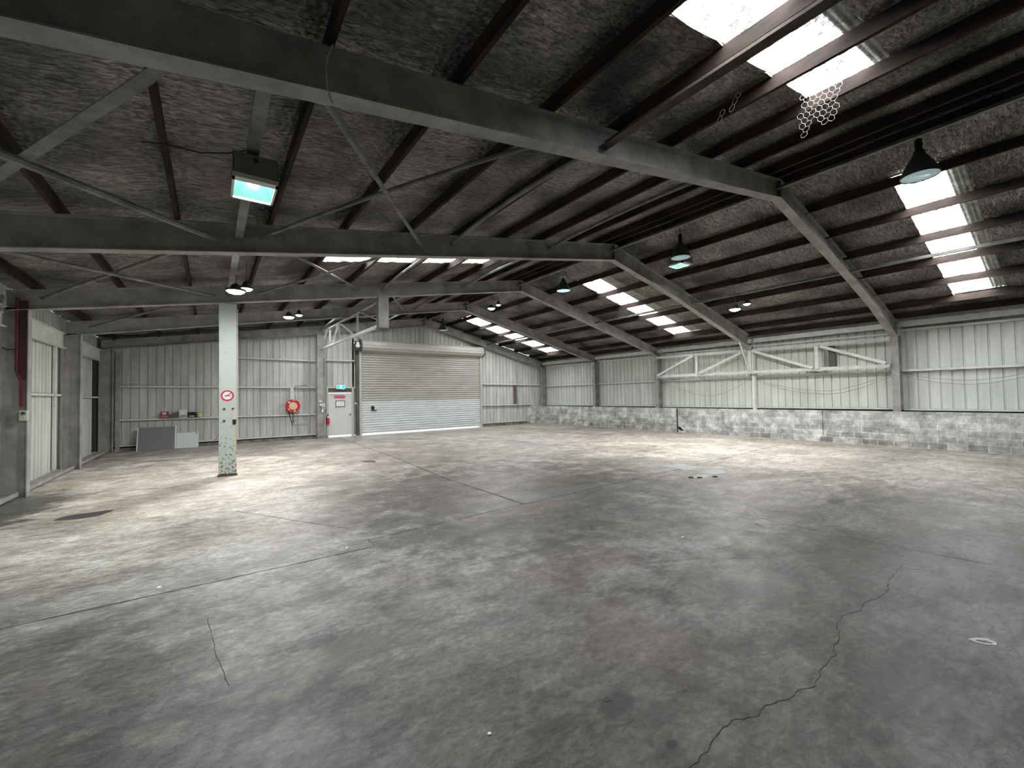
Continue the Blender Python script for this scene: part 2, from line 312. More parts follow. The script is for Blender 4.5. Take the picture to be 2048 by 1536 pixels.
def text(name, s, size, loc, m, parent, rot=(PI/2, 0, 0), ext=.001):
    cu = bpy.data.curves.new(name, 'FONT'); cu.body = s; cu.size = size; cu.extrude = ext; cu.align_x = 'CENTER'; cu.align_y = 'CENTER'
    t = bpy.data.objects.new(name, cu); C.objects.link(t); bpy.context.view_layer.update()
    me = bpy.data.meshes.new_from_object(t); bpy.data.objects.remove(t); me.materials.clear(); me.materials.append(m)
    o = bpy.data.objects.new(name, me); C.objects.link(o); o.parent = parent; o.rotation_euler = rot; o.location = Vector(loc) - parent_loc(parent); return o

# ------------------------------------------------------------------ geometry of the shed
XL, XR, XC = -2.97, 17.62, 9.39            # left / right column faces, ridge
WL, WR = -3.42, 18.02                      # cladding planes
YB, YE = -5.6, 21.45                       # rear (behind camera) and far end wall
FY = [3.67, 7.99, 12.46, 16.58, 21.22]     # centre planes of the portal frames
ZR, sL, sR, OFF = 5.73, .162, .257, .62
def under(x, off=0): return ZR + off - (sL*(XC-x) if x < XC else sR*(x-XC))
def lerp_tab(tab, x):
    for (a, za), (b, zb) in zip(tab, tab[1:]):
        if a <= x <= b: return za + (zb-za)*(x-a)/(b-a)
    return tab[0][1] if x < tab[0][0] else tab[-1][1]

# ---- floor
fl = MB(); fl.quad((WL-.1, YB, 0), (WR+.1, YB, 0), (WR+.1, YE+.05, 0), (WL-.1, YE+.05, 0))
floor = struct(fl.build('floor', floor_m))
def ribbon(pts, wd, m, name, jitter=0, z=.0015, sub=6):
    mb = MB(); P = []
    for (x0, y0), (x1, y1) in zip(pts, pts[1:]):
        L = math.hypot(x1-x0, y1-y0); n = max(1, int(L*sub))
        for i in range(n): t = i/n; P.append((x0+(x1-x0)*t + random.uniform(-jitter, jitter), y0+(y1-y0)*t + random.uniform(-jitter, jitter)))
    P.append(pts[-1])
    prev = None
    for i, p in enumerate(P):
        a = P[max(i-1, 0)]; b = P[min(i+1, len(P)-1)]; d = Vector((b[0]-a[0], b[1]-a[1])).normalized(); n = Vector((-d.y, d.x))
        h = wd/2*random.uniform(.45, 1.35); cur = ((p[0]+n.x*h, p[1]+n.y*h, z), (p[0]-n.x*h, p[1]-n.y*h, z))
        if prev: mb.quad(prev[0], prev[1], cur[1], cur[0])
        prev = cur
    return mb.build(name, m, floor)
ribbon([(-3.3, 5.31), (1.55, 5.262)], .022, joint_m, 'slab_joint', .002)
ribbon([(1.55, 5.262), (1.66, 5.30)], .010, joint_m, 'slab_joint', .003, sub=30)
ribbon([(1.66, 5.30), (1.645, 5.55)], .010, joint_m, 'slab_joint', .004, sub=30)
ribbon([(1.645, 5.555), (2.86, 5.62), (4.29, 5.69)], .014, joint_m, 'slab_joint', .004)
ribbon([(4.29, 5.69), (8.94, 5.87), (15.6, 6.28)], .022, joint_m, 'slab_joint', .006)
ribbon([(4.29, 5.69), (4.27, 8.35), (4.56, 12.57), (4.85, 21.2)], .030, joint_m, 'slab_joint', .008)
ribbon([(8.77, 20.9), (9.04, 13.8)], .035, joint_m, 'slab_joint', .01)
ribbon([(6.55, 5.2), (6.46, 3.3), (6.45, 2.1), (6.49, 1.17), (6.62, .3)], .010, joint_m, 'slab_joint', .006)
ribbon([(.25, 8.5), (1.0, 7.2), (1.58, 6.2)], .012, joint_m, 'slab_joint', .004)
ribbon([(5.86, 1.226), (5.5, 1.215), (5.22, 1.208), (5.0, 1.16), (4.79, 1.17), (4.6, 1.22), (4.39, 1.20), (4.2, 1.26), (4.02, 1.243), (3.8, 1.17), (3.57, 1.141), (3.52, 1.107), (3.3, 1.11), (3.06, 1.078), (2.9, 1.12), (2.77, 1.134), (2.64, 1.19), (2.50, 1.174), (2.4, 1.235), (2.25, 1.249), (2.1, 1.22), (1.9, 1.216), (1.6, 1.19)], .0055, joint_m, 'floor_crack', .010, sub=30)
ribbon([(3.6, 3.0), (3.9, 2.85), (4.4, 2.6), (4.9, 2.2), (5.6, 1.9)], .004, joint_m, 'floor_crack', .014, sub=16)
ribbon([(1.9, 4.1), (2.5, 4.0), (3.3, 3.9), (4.4, 3.2)], .004, joint_m, 'floor_crack', .008, sub=12)
ribbon([(-0.026, 4.445), (0.004, 4.062), (0.044, 3.65), (0.067, 3.499), (0.093, 3.314)], .004, joint_m, 'floor_crack', .006, sub=24)
def blob(cx, cy, rx, ry, m, name, rot=0, z=.002, wob=.25, seed=1, n=48):
    rnd = random.Random(seed); ph = [rnd.uniform(0, 6.28) for _ in range(5)]; mb = MB(); base = []
    for j in range(n):
        t = 2*PI*j/n; k = 1 + wob*sum(math.sin((q+2)*t + ph[q])/(q+1.5) for q in range(5))*.6
        x, y = rx*k*math.cos(t), ry*k*math.sin(t); base.append((cx + x*math.cos(rot) - y*math.sin(rot), cy + x*math.sin(rot) + y*math.cos(rot), z))
    mb.v = base; mb.f = [tuple(range(n))]; return mb.build(name, m, loc=(cx, cy, 0))
def poly(pts, m, name, z=.002):
    mb = MB(); mb.v = [(x, y, z) for x, y in pts]; mb.f = [tuple(range(len(pts)))]; return mb.build(name, m, loc=(pts[0][0], pts[0][1], 0))
def spline(pts, n=5):
    out = []; k = len(pts)
    for i in range(k):
        p0, p1, p2, p3 = (Vector((*pts[(i+d) % k], 0)) for d in (-1, 0, 1, 2))
        for q in range(n):
            u = q/n; v = .5*((2*p1) + (p2-p0)*u + (2*p0-5*p1+4*p2-p3)*u*u + (3*p1-p0-3*p2+p3)*u**3); out.append((v.x, v.y))
    return out
tag(poly([(9.35, 6.95), (9.70, 5.75), (9.74, 5.64), (9.14, 5.64), (9.13, 6.12), (9.2, 6.5)], puddle_m, 'puddle'), 'long wedge-shaped sheet of water along the slab edge near the right wall', 'puddle')
tag(poly(spline([(9.16, 5.27), (9.45, 5.33), (9.66, 5.22), (9.60, 5.0), (9.40, 4.92), (9.16, 5.0), (9.08, 5.14)]), puddle_m, 'puddle'), 'small oval puddle right of the wedge-shaped water', 'puddle')
tag(poly(spline([(8.46, 5.24), (8.65, 5.18), (8.82, 5.24), (8.92, 5.10), (8.88, 4.96), (8.74, 4.97), (8.66, 4.87), (8.55, 5.0), (8.40, 5.06)]), puddle_m, 'puddle'), 'ragged shallow puddle in front of the oval puddle', 'puddle')
for (x_, y_, lb_) in [(8.38, 5.13, 'dark crumb of broken concrete at left end of the ragged puddle'), (8.50, 5.0, 'dark crumb of broken concrete at the middle of the ragged puddle'), (8.83, 4.84, 'dark crumb of broken concrete at right end of the ragged puddle')]:
    tag(MB().lathe((x_, y_, .002), [(.001, 0), (.06, .002), (.045, .02), (.001, .025)], 7).build('concrete_crumb', rust, loc=(x_, y_, 0)), lb_, 'debris')
tag(poly(spline([(-2.01, 9.60), (-1.92, 9.84), (-1.64, 9.88), (-1.36, 9.83), (-1.50, 9.52), (-1.75, 9.47)]), stain_m, 'damp_patch'), 'narrow dark damp streak on the floor right of the darkened area by left column', 'stain')
oil_m = mat('old oil mark', (.06, .058, .056), (.115, .11, .105), rough=.6, scale=7)
tag(blob(1.94, 1.77, .022, .018, oil_m, 'oil_stain', rot=.4, seed=5, wob=.5), 'tiny black oil blot on the bare floor nearest the camera', 'stain')
tag(blob(6.1, 2.75, .09, .03, oil_m, 'oil_stain', rot=.9, seed=6, wob=.5), 'thin dark scrape mark on the open floor before the block wall', 'stain')
tag(blob(3.7, 12.3, .16, .28, oil_m, 'oil_stain', seed=25, wob=.4), 'dark oval spot on the floor in front of the white door', 'stain')
# torn paper loop
pm = MB(); ring = [(0, 0, .012), (.05, .03, .02), (.11, .035, .03), (.15, .012, .022), (.14, -.012, .012), (.08, -.03, .01), (.03, -.02, .01)]
inn = [(.035, .002, .010), (.055, .014, .014), (.10, .018, .018), (.128, .004, .014), (.122, -.002, .010), (.08, -.012, .010), (.05, -.008, .010)]
ang = -1.15; ox, oy = 4.49, .60
tr = lambda p: (ox + p[0]*math.cos(ang) - p[1]*math.sin(ang), oy + p[0]*math.sin(ang) + p[1]*math.cos(ang), p[2]-.008)
for i in range(7):
    j = (i+1) % 7; pm.quad(tr(ring[i]), tr(ring[j]), tr(inn[j]), tr(inn[i]))
tag(pm.build('paper_scrap', paper, loc=(ox, oy, 0)), 'torn loop of white paper lying on the floor at lower right', 'litter')
for i, (x, y, r, lb) in enumerate([(1.23, 1.98, .012, 'tiny pale pebble on the floor nearest the camera'), (-.42, 5.45, .02, 'white chip of debris beside the long floor joint at left'), (1.35, 5.42, .018, 'pale crumb beside the step in the floor joint'), (4.85, 3.1, .02, 'thin white splinter on the floor right of centre')]):
    tag(MB().lathe((x, y, 0), [(0.001, 0), (r, .002), (r*.9, r*.5), (.001, r*.7)], 7).build('debris_chip', paper, loc=(x, y, 0)), lb, 'litter')
# outdoor paving under the door gaps
struct(MB().quad((-6, YE+.06, -.03), (20, YE+.06, -.03), (20, 30, -.03), (-6, 30, -.03)).build('floor_outside', outside))

# ---- cladding
def ribs(a, b, p=.25):
    out = []; s = math.floor(a/p)*p
    while s < b:
        for t, d in ((0, 0), (.200, 0), (.208, 1), (.238, 1), (.246, 0)):
            if a <= s+t <= b: out.append((s+t, d))
        s += p
    if not out or out[0][0] > a+1e-4: out.insert(0, (a, 0))
    if out[-1][0] < b-1e-4: out.append((b, 0))
    return out
def clad(mb, axis, plane, outdir, a, b, z0, ztop, dep=.032):
    pr = ribs(a, b); P = []
    for s, d in pr:
        q = plane + outdir*dep*d
        P.append(((s, q, z0), (s, q, ztop(s))) if axis == 'x' else ((q, s, z0), (q, s, ztop(s))))
    for (a0, a1), (b0, b1) in zip(P, P[1:]): mb.quad(a0, b0, b1, a1)
roofz = lambda x: under(x, OFF)
mb = MB()
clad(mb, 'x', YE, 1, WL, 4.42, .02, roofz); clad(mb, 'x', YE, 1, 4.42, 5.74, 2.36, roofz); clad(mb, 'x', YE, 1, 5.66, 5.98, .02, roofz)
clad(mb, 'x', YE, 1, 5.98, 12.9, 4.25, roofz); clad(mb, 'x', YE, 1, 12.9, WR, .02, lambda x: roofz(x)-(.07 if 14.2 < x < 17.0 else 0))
wall_far = struct(mb.build('wall_far', clad_far)); MB().box(-3.3, 3.95, 21.39, 21.43, .10, .165).build('shadow_gap_strip', black, wall_far)  # black strip stands for the shadow under the bottom rail
mb = MB(); clad(mb, 'y', WR, 1, YB, YE, 1.03, lambda s: under(WR, OFF-.02)); wall_right = struct(mb.build('wall_right', clad_side)); MB().box(17.93, 17.99, YB, YE, 1.09, 1.158).build('shadow_gap_strip', black, wall_right)  # black strip stands for the shadow gap over the block wall
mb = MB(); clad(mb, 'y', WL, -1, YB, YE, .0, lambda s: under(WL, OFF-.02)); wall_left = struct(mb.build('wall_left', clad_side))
# rear wall behind the camera
mb = MB(); mb.box(WL, 2.0, YB-.05, YB, 0, 5.0); mb.box(2.0, 13.0, YB-.05, YB, 0, 6.3); mb.box(13.0, WR, YB-.05, YB, 0, 5.0); mb.box(WL, 2, YB-.05, YB, 4.9, 5.4); mb.box(13, WR, YB-.05, YB, 4.9, 5.2)
struct(mb.build('wall_rear', clad_far))
# block wall on the right and its short return on the end wall
mb = MB(); mb.box(XR, XR+.20, YB, YE, 0, 1.11); mb.box(XR+.2, WR+.12, YB, YE, 0, 1.05); mb.box(16.5, XR, 21.12, YE, 0, 1.11)
bw = struct(mb.build('wall_right_base', block_m))
MB().box(XR-.004, XR, 11.35, 11.42, .0, 1.09).build('wall_crack', joint_m, bw); MB().box(XR-.004, XR, 5.66, 5.675, .25, 1.09).build('wall_crack', joint_m, bw)
MB().quad((XR-.005, 11.42, .28), (XR-.005, 11.30, .10), (XR-.005, 11.05, .06), (XR-.005, 11.22, .24)).build('wall_crack', black, bw)
# plinths
mb = MB(); mb.box(-3.3, 4.37, 21.30, YE+.02, 0, .11); struct(mb.build('baseboard_far', concrete_edge))
mb = MB(); mb.box(13.0, 16.5, 21.28, YE+.02, 0, .13); o = struct(mb.build('trim_1', concrete_edge))

# ---- roof: foil ceiling with skylight openings
PUR_L = [-2.95, -1.68, -.45, .77, 1.98, 3.2, 4.4, 5.57, 6.7, 7.8, 8.8, 9.22]
PUR_R = [9.62, 10.77, 11.97, 13.17, 14.37, 15.57, 16.77, 17.55]
BANDS = [(1.24, 2.2, 1.50), (9.58, 10.86, 10.10), (17.95, 19.56, 18.62)]       # Y0, Y1, start of clear sheet
XRANGE = {0: (2.02, 6.72), 1: (10.8, 16.80)}                                    # left / right slope
BANDS_L = [(1.30, 2.17, 1.50), (9.58, 10.71, 10.10), (17.95, 19.56, 18.62)]
XRANGE_L = [(3.24, 6.72), (2.02, 6.95), (2.02, 6.95)]
def ceiling():
    mb = MB(); rnd = random.Random(3)
    for side, (xa, xb) in enumerate(((WL, XC), (XC, WR))):
        pur = [x for x in (PUR_L if side == 0 else PUR_R)]
        xs = []; x = xa
        while x < xb-1e-6: xs.append(x); x += .15
        xs.append(xb)
        for k in range(3):
            r = XRANGE_L[k] if side == 0 else XRANGE[1]
            xs += [r[0], r[1]]
        xs = sorted(set(round(v, 4) for v in xs if xa <= v <= xb))
        ys = []; y = YB
        while y < YE: ys.append(y); y += .25
        ys.append(YE)
        BD = BANDS_L if side == 0 else BANDS
        for a, b, c in BD: ys = [v for v in ys if not (abs(v-a) < .08 or abs(v-b) < .08)] + [a, b]
        ys = sorted(set(round(v, 4) for v in ys))
        idx = {}
        for i, x in enumerate(xs):
            d = min(abs(x-p) for p in pur); nxt = [p for p in pur if p >= x]; prv = [p for p in pur if p <= x]
            sag = 0
            if nxt and prv and nxt[0] > prv[-1]:
                t = (x-prv[-1])/(nxt[0]-prv[-1]); sag = 4*t*(1-t)*.045
            for j, y in enumerate(ys):
                edge = any(abs(y-q) < .02 for b in BD for q in b[:2])
                idx[i, j] = len(mb.v); mb.v.append((x, y, under(x, OFF-.015) - sag + (0 if edge or d < .03 else rnd.uniform(-.012, .008))))
        for i in range(len(xs)-1):
            for j in range(len(ys)-1):
                xm = (xs[i]+xs[i+1])/2; ym = (ys[j]+ys[j+1])/2; hole = False
                for k, (a, b, c) in enumerate(BD):
                    r = XRANGE_L[k] if side == 0 else XRANGE[1]
                    if a < ym < b and r[0] < xm < r[1]: hole = True
                if not hole: mb.f.append((idx[i, j], idx[i+1, j], idx[i+1, j+1], idx[i, j+1]))
    return struct(mb.build('ceiling', foil, smooth=True))
ceil = ceiling()
# outer roof skin (dark side out), keeps the daylight out everywhere else
mb = MB()
for side, (xa, xb) in enumerate(((WL-.3, XC), (XC, WR+.3))):
    ys = [YB-.3] + [v for a, b, c in (BANDS_L if side == 0 else BANDS) for v in (a-.1, b+.1)] + [YE+.3]
    xr = (2.0, 7.0) if side == 0 else XRANGE[1]
    def q(x0, x1, y0, y1, o=.03): mb.quad((x0, y0, under(x0, OFF+o)), (x1, y0, under(x1, OFF+o)), (x1, y1, under(x1, OFF+o)), (x0, y1, under(x0, OFF+o)))
    e = 1e-6
    for k in range(0, len(ys), 2): q(xa if side == 0 else xa+e, xb-e if side == 0 else xb, ys[k], ys[k+1])
    for k in range(1, len(ys)-1, 2): q(xa if side == 0 else xa+e, xr[0], ys[k], ys[k+1]); q(xr[1], xb-e if side == 0 else xb, ys[k], ys[k+1])
struct(mb.build('ceiling_outer', roofsheet))
# skylights: corrugated translucent sheet + the old metal sheet that laps it
wn = 0
for k in range(3):
    for side in (0, 1):
        a, b, c = (BANDS_L if side == 0 else BANDS)[k]
        r = XRANGE_L[k] if side == 0 else XRANGE[1]; rr = (2.0, 7.0) if side == 0 else r
        wn += 1; root = root_struct('window_%d' % wn, ((r[0]+r[1])/2, (a+b)/2, under((r[0]+r[1])/2, OFF)))
        def sheet(y0, y1, o, amp, per):
            m2 = MB(); n = max(4, int((y1-y0)/per*6)); pv = None
            for i in range(n+1):
                y = y0 + (y1-y0)*i/n; z = amp*math.sin(2*PI*y/per)
                cur = ((rr[0], y, under(rr[0], OFF+o)+z), (rr[1], y, under(rr[1], OFF+o)+z))
                if pv: m2.quad(pv[0], pv[1], cur[1], cur[0])
                pv = cur
            return m2
        sheet(c, b+.10, .03, .007, .076).build('clear_sheet', skyl if k else (skyl_right if side else skyl_near), root)
        sheet(a-.10, c, .035, .008, .076).build('lapped_metal_sheet', roofsheet, root)
        m3 = MB()
        for i in range(int((rr[1]-rr[0])/.1)+1):
            x = rr[0]+.1*i
            if x > r[0]: m3.bar((x, a, under(x, OFF+.012)), (x, b, under(x, OFF+.012)), .0025, .0025)
        y = a
        while y < b: m3.bar((r[0], y, under(r[0], OFF+.012)), (r[1], y, under(r[1], OFF+.012)), .0025, .0025); y += .05
        m3.build('support_mesh', wire_m, root)
# tattered foil edge along the near-left opening
mb = MB()
rnd = random.Random(2)
for k in range(3):
    for side in (0, 1):
        a, b, c = (BANDS_L if side == 0 else BANDS)[k]
        r = XRANGE_L[k] if side == 0 else XRANGE[1]; x = r[0]
        pv = None
        while x < r[1]:
            h = .02 + .03*rnd.random(); cur = ((x, b, under(x, OFF-.01)), (x+.0, b+.02*rnd.random(), under(x, OFF-.01)-h))
            if pv: mb.quad(pv[0], cur[0], cur[1], pv[1])
            pv = cur; x += .1
mb.build('foil_edge', mat('frayed foil edge', (.42, .39, .28), rough=.6), ceil)

# ---- purlins
lab = {0: 'left', 1: 'right'}
order = ['nearest the left eave', 'second up from the left eave', 'third up from the left eave', 'fourth up from the left eave', 'fifth up from the left eave, below the left skylights', 'sixth up from the left eave, under the left skylights', 'seventh up from the left eave, under the left skylights', 'eighth up from the left eave, under the left skylights', 'ninth up from the left eave, above the left skylights', 'third down from the ridge on the left slope', 'second down from the ridge on the left slope', 'first beside the ridge on the left slope']
for i, x in enumerate(PUR_L):
    z = under(x, OFF-.205)
    tag(MB().box(x, x+.05, YB+.1, YE-.05, z, z+.175).build('timber_purlin', wood, loc=(x, FY[1], z)), 'long dark timber purlin, ' + order[i], 'purlin', 'timber purlins of the left roof slope')
orderR = ['first beside the ridge on the right slope', 'second from the ridge on the right slope, above the right skylights', 'third from the ridge on the right slope, crossing the skylights', 'fourth from the ridge on the right slope, crossing the skylights', 'fifth from the ridge on the right slope, crossing the skylights', 'sixth from the ridge on the right slope, crossing the skylights', 'seventh from the ridge on the right slope, below the skylights', 'lowest one above the right wall']
for i, x in enumerate(PUR_R):
    z = under(x, OFF-.205) - .010
    tag(MB().box(x, x+.05, YB+.1, YE-.05, z, z+.175).build('timber_purlin', wood, loc=(x, FY[1], z)), 'long dark timber purlin, ' + orderR[i], 'purlin', 'timber purlins of the right roof slope')

# ---- portal frames
TAB = [ [(-3.3, 3.69), (-1.03, 4.05), (.99, 4.39), (4.5, 4.96), (9.39, 5.75), (13.2, 4.86), (15.4, 4.26), (17.2, 3.63), (17.62, 3.50)],
        [(-3.3, 3.61), (-.4, 4.08), (5.5, 5.04), (9.37, 5.67), (12.55, 4.92), (16.7, 3.76), (17.3, 3.60)],
        [(-3.3, 3.67), (1.95, 4.51), (9.42, 5.73), (17.62, 3.645)],
        [(-3.3, 3.69), (.7, 4.37), (9.3, 5.73), (17.62, 3.64)],
        [(-3.3, 3.77), (.21, 4.29), (9.47, 5.70), (17.62, 3.60)] ]
FW, WEB, FT = .19, .012, .016
def rafter(mb, tab, y, x0, x1, top):
    xs = [x0] + [t[0] for t in tab if x0 < t[0] < x1] + [x1]
    for a, b in zip(xs, xs[1:]):
        za, zb = lerp_tab(tab, a), lerp_tab(tab, b); ta, tb = top(a), top(b)
        def pr(h, l0, l1, u0, u1): mb.hexa([(a, y-h, l0), (b, y-h, l1), (b, y+h, l1), (a, y+h, l0), (a, y-h, u0), (b, y-h, u1), (b, y+h, u1), (a, y+h, u0)])
        pr(FW/2, za, zb, za+FT, zb+FT); pr(WEB/2, za+FT, zb+FT, ta-FT, tb-FT); pr(FW/2, ta-FT, tb-FT, ta, tb)
FN = ['nearest the camera, crossing overhead', 'second from the camera, sitting on the right wall truss', 'third from the camera, carried by the pale column', 'fourth from the camera, crossing the open truss', 'built against the far end wall']
def top_of(tab):
    return lambda x: max(lerp_tab(tab, x) + .36, min(under(x, .402), lerp_tab(tab, x)+.47))
frames = []
for k, y in enumerate(FY):
    t = thing('portal_frame', (XC, y, 0), 'grey steel portal frame ' + FN[k], 'steel frame', 'portal frames of the shed'); frames.append(t)
    tp = top_of(TAB[k]); xr = 17.3 if k == 1 else XR+.3
    TB = TAB[k]
    m1 = MB(); rafter(m1, TB, y, XL-.33, XC, tp); m1.build('rafter', steel, t)
    m1 = MB(); rafter(m1, TB, y, XC, xr, tp); m1.build('rafter', steel, t)
    # columns
    def icol(xf, xo, z0, z1, depth):        # inner flange at xf, outer at xo
        m2 = MB(); s = 1 if xo > xf else -1
        m2.box(min(xf, xf+s*.016), max(xf, xf+s*.016), y-FW/2, y+FW/2, z0, z1); m2.box(min(xo-s*.016, xo), max(xo-s*.016, xo), y-FW/2, y+FW/2, z0, z1)
        m2.box(min(xf+s*.016, xo-s*.016), max(xf+s*.016, xo-s*.016), y-WEB/2, y+WEB/2, z0, z1); return m2
    if k != 1: icol(XR, XR+.34, 1.11, lerp_tab(TB, XR)+.02, .34).build('column', steel, t)
    if k in (2, 3, 4, 0, 1): icol(XL, XL-.38, 0, lerp_tab(TB, XL)+.02, .38).build('column', steel, t)
    # apex stiffener + gusset
    MB().box(XC-.012, XC+.012, y-FW/2+.01, y+FW/2-.01, lerp_tab(TB, XC)+FT, tp(XC)-FT).build('apex_plate', steel_dk, t)
    if k != 1: MB().box(XR-.01, XR+.0, y-FW/2, y+FW/2, lerp_tab(TB, XR)-.02, lerp_tab(TB, XR)+.30).build('end_plate', steel, t)
# cut-off column stub hanging from frame 3
t = frames[2]; y = FY[2]
m2 = MB(); m2.box(4.03, 4.34, y-.11, y-.095, 3.93, 4.92); m2.box(4.03, 4.34, y+.095, y+.11, 3.93, 4.92); m2.box(4.18, 4.19, y-.095, y+.095, 3.93, 4.92)
m2.build('column_stub', steel, t); MB().box(4.0, 4.37, y-.13, y+.13, 3.91, 3.93).build('stub_plate', steel_dk, t)

# ---- free-standing column under frame 3
y = FY[2]; xa = .319
t = thing('steel_column', (xa, y, 0), 'pale free-standing steel column with peeling paint and a no smoking sign', 'column')
m2 = MB(); m2.box(xa-.18, xa+.18, y-.125, y-.110, .02, 4.215); m2.box(xa-.18, xa+.18, y+.110, y+.125, .02, 4.215); m2.box(xa-.006, xa+.006, y-.11, y+.11, .02, 4.215)
bevel(m2.build('shaft', colpaint, t), .003)
m2 = MB(); m2.box(xa-.20, xa+.20, y-.15, y+.15, 0, .022); m2.build('base_plate', rust, t)
rb = MB(); rnd = random.Random(5)
for i in range(14): xx = xa-.17+.025*i; rb.box(xx, xx+.024, y-.129, y-.1255, .02, .05+.025*rnd.random())
rb.build('rust_crust', rust, t)
MB().box(xa+.105, xa+.182, y-.150, y-.126, 1.37, 1.62).build('switch_box', offwhite, t)
MB().box(xa+.095, xa+.165, y-.143, y-.126, 1.25, 1.365).build('socket_cover', black, t)
MB().box(xa+.16, xa+.179, y-.1285, y-.1255, .62, 1.2).build('yellow_stripe', yellow, t)
for bz in (1.63, 1.34):
    MB().lathe((xa-.075, y-.126, bz), [(.028, 0), (.028, -.010), (.016, -.012), (.016, -.026), (.001, -.026)], 14, 'y').build('bolt', rust, t)
MB().lathe((xa+.105, y-.126, 1.63), [(.028, 0), (.028, -.010), (.016, -.012), (.016, -.026), (.001, -.026)], 14, 'y').build('bolt', rust, t)
MB().box(xa+.19, xa+.205, y-.12, y-.105, .9, 4.1).build('conduit', offwhite, t)
# no smoking sign
sz = 1.955; sx_ = xa-.01; sy = y-.1275
t = thing('no_smoking_sign', (sx_, sy, sz), 'round red and white no smoking sign on the pale column', 'sign')
MB().lathe((sx_, sy, sz), [(.135, 0), (.135, -.003), (.001, -.003)], 40, 'y').build('sign_disc', white, t)
m2 = MB(); n = 40
for i in range(n):
    a0, a1 = 2*PI*i/n, 2*PI*(i+1)/n; f = lambda r, a: (sx_+r*math.cos(a), sy-.0045, sz+r*math.sin(a))
    m2.quad(f(.098, a0), f(.133, a0), f(.133, a1), f(.098, a1))
m2.bar((sx_-.02, sy-.0045, sz-.01), (sx_+.075, sy-.0045, sz+.068), .003, .020, up=(0, 1, 0)) if False else m2.hexa([(sx_-.03, sy-.005, sz-.025), (sx_+.08, sy-.005, sz+.055), (sx_+.08, sy-.003, sz+.055), (sx_-.03, sy-.003, sz-.025), (sx_-.038, sy-.005, sz-.01), (sx_+.07, sy-.005, sz+.07), (sx_+.07, sy-.003, sz+.07), (sx_-.038, sy-.003, sz-.01)])
m2.build('red_ring', red, t)
MB().box(sx_-.06, sx_+.07, sy-.006, sy-.0035, sz-.012, sz+.004).build('cigarette', black, t)

# ---- end wall posts and rails
yF = 21.22
def ipost(name, x0, x1, yc, z0, z1, m, label, dep=.2):
    m2 = MB(); m2.box(x0, x1, yc-dep/2, yc-dep/2+.014, z0, z1); m2.box(x0, x1, yc+dep/2-.014, yc+dep/2, z0, z1); xm = (x0+x1)/2; m2.box(xm-.006, xm+.006, yc-dep/2+.014, yc+dep/2-.014, z0, z1)
    o = m2.build(name, m, loc=(xm, yc, z0)); return tag(o, label, 'post')
t = thing('steel_column', (4.17, 21.12, 0), 'tall grey steel column on the far wall, left of the white door', 'column')
m2 = MB(); m2.box(3.97, 4.22, 20.98, 20.995, 0, 4.88); m2.box(3.97, 4.22, 21.245, 21.26, 0, 4.88); m2.box(4.09, 4.10, 20.995, 21.245, 0, 4.88); m2.box(4.22, 4.36, 21.10, 21.26, 0, 4.7)
m2.build('shaft', steel, t); MB().box(3.93, 4.40, 20.93, 21.28, 0, .12).build('concrete_pad', concrete_edge, t)
for (x0, x1, z0, z1, m_, nm) in [(4.03, 4.14, 1.68, 1.745, white, 'notice_plate'), (4.06, 4.14, 1.51, 1.60, white, 'switch_box'), (4.15, 4.29, 1.36, 1.62, offwhite, 'isolator_box'), (4.14, 4.215, 1.20, 1.34, white, 'socket_box')]:
    bevel(MB().box(x0, x1, 20.90, 20.98, z0, z1).build(nm, m_, t))
MB().box(4.18, 4.27, 20.895, 20.90, 1.42, 1.45).build('socket_slot', black, t)
ipost('door_post', 5.80, 5.90, 21.33, 0, 4.2, steel_dk, 'narrow dark steel post between white door and roller door')
ipost('corner_post', -2.92, -2.80, 21.33, 0, 3.7, steel, 'slim grey corner post where left wall meets far wall', .1)
GY = 21.36
def girt(x0, x1, z0, z1, label, axis='x', w=.08, h=.07, pl=GY-.02, m=rail, name='wall_rail', cat='rail', group=None):
    # C-section rail, open to the cladding
    m2 = MB()
    d = 1 if axis == 'x' else 0
    def b2(o0, o1, h0, h1):
        if axis == 'x': m2.hexa([(x0, pl+o0, z0+h0), (x1, pl+o0, z1+h0), (x1, pl+o1, z1+h0), (x0, pl+o1, z0+h0), (x0, pl+o0, z0+h1), (x1, pl+o0, z1+h1), (x1, pl+o1, z1+h1), (x0, pl+o1, z0+h1)])
        else: m2.hexa([(pl+o0, x0, z0+h0), (pl+o0, x1, z1+h0), (pl+o1, x1, z1+h0), (pl+o1, x0, z0+h0), (pl+o0, x0, z0+h1), (pl+o0, x1, z1+h1), (pl+o1, x1, z1+h1), (pl+o1, x0, z0+h1)])
    s = 1 if (axis == 'x' or pl > 5) else -1
    b2(0, s*.006, -h/2, h/2); b2(0, s*(w+.01), h/2-.006, h/2); b2(0, s*(w+.01), -h/2, -h/2+.006)
    loc = ((x0+x1)/2, pl, (z0+z1)/2) if axis == 'x' else (pl, (x0+x1)/2, (z0+z1)/2)
    return tag(m2.build(name, m, loc=loc), label, cat, group)
G1 = 'wall rails on the far end wall'
girt(-2.85, 3.95, 2.43, 2.37, 'pale rail on far wall left part, at door-head height', group=G1)
girt(-2.85, 3.95, 1.165, 1.115, 'pale rail on far wall left part, carrying the small boxes', group=G1, w=.10, pl=21.33)
girt(.45, 3.95, 3.665, 3.62, 'pale rail high on far wall above the red hose reel', group=G1)
girt(-2.85, 3.95, .20, .18, 'bottom rail of far wall left of the white door', group=G1)
girt(4.36, 5.78, 3.68, 3.68, 'short rail high above the white door', group=G1)
girt(4.36, 5.78, 2.37, 2.36, 'short rail directly over the white door head', group=G1)
girt(12.98, 17.55, 2.55, 2.50, 'upper rail on far wall right of the roller door', group=G1)
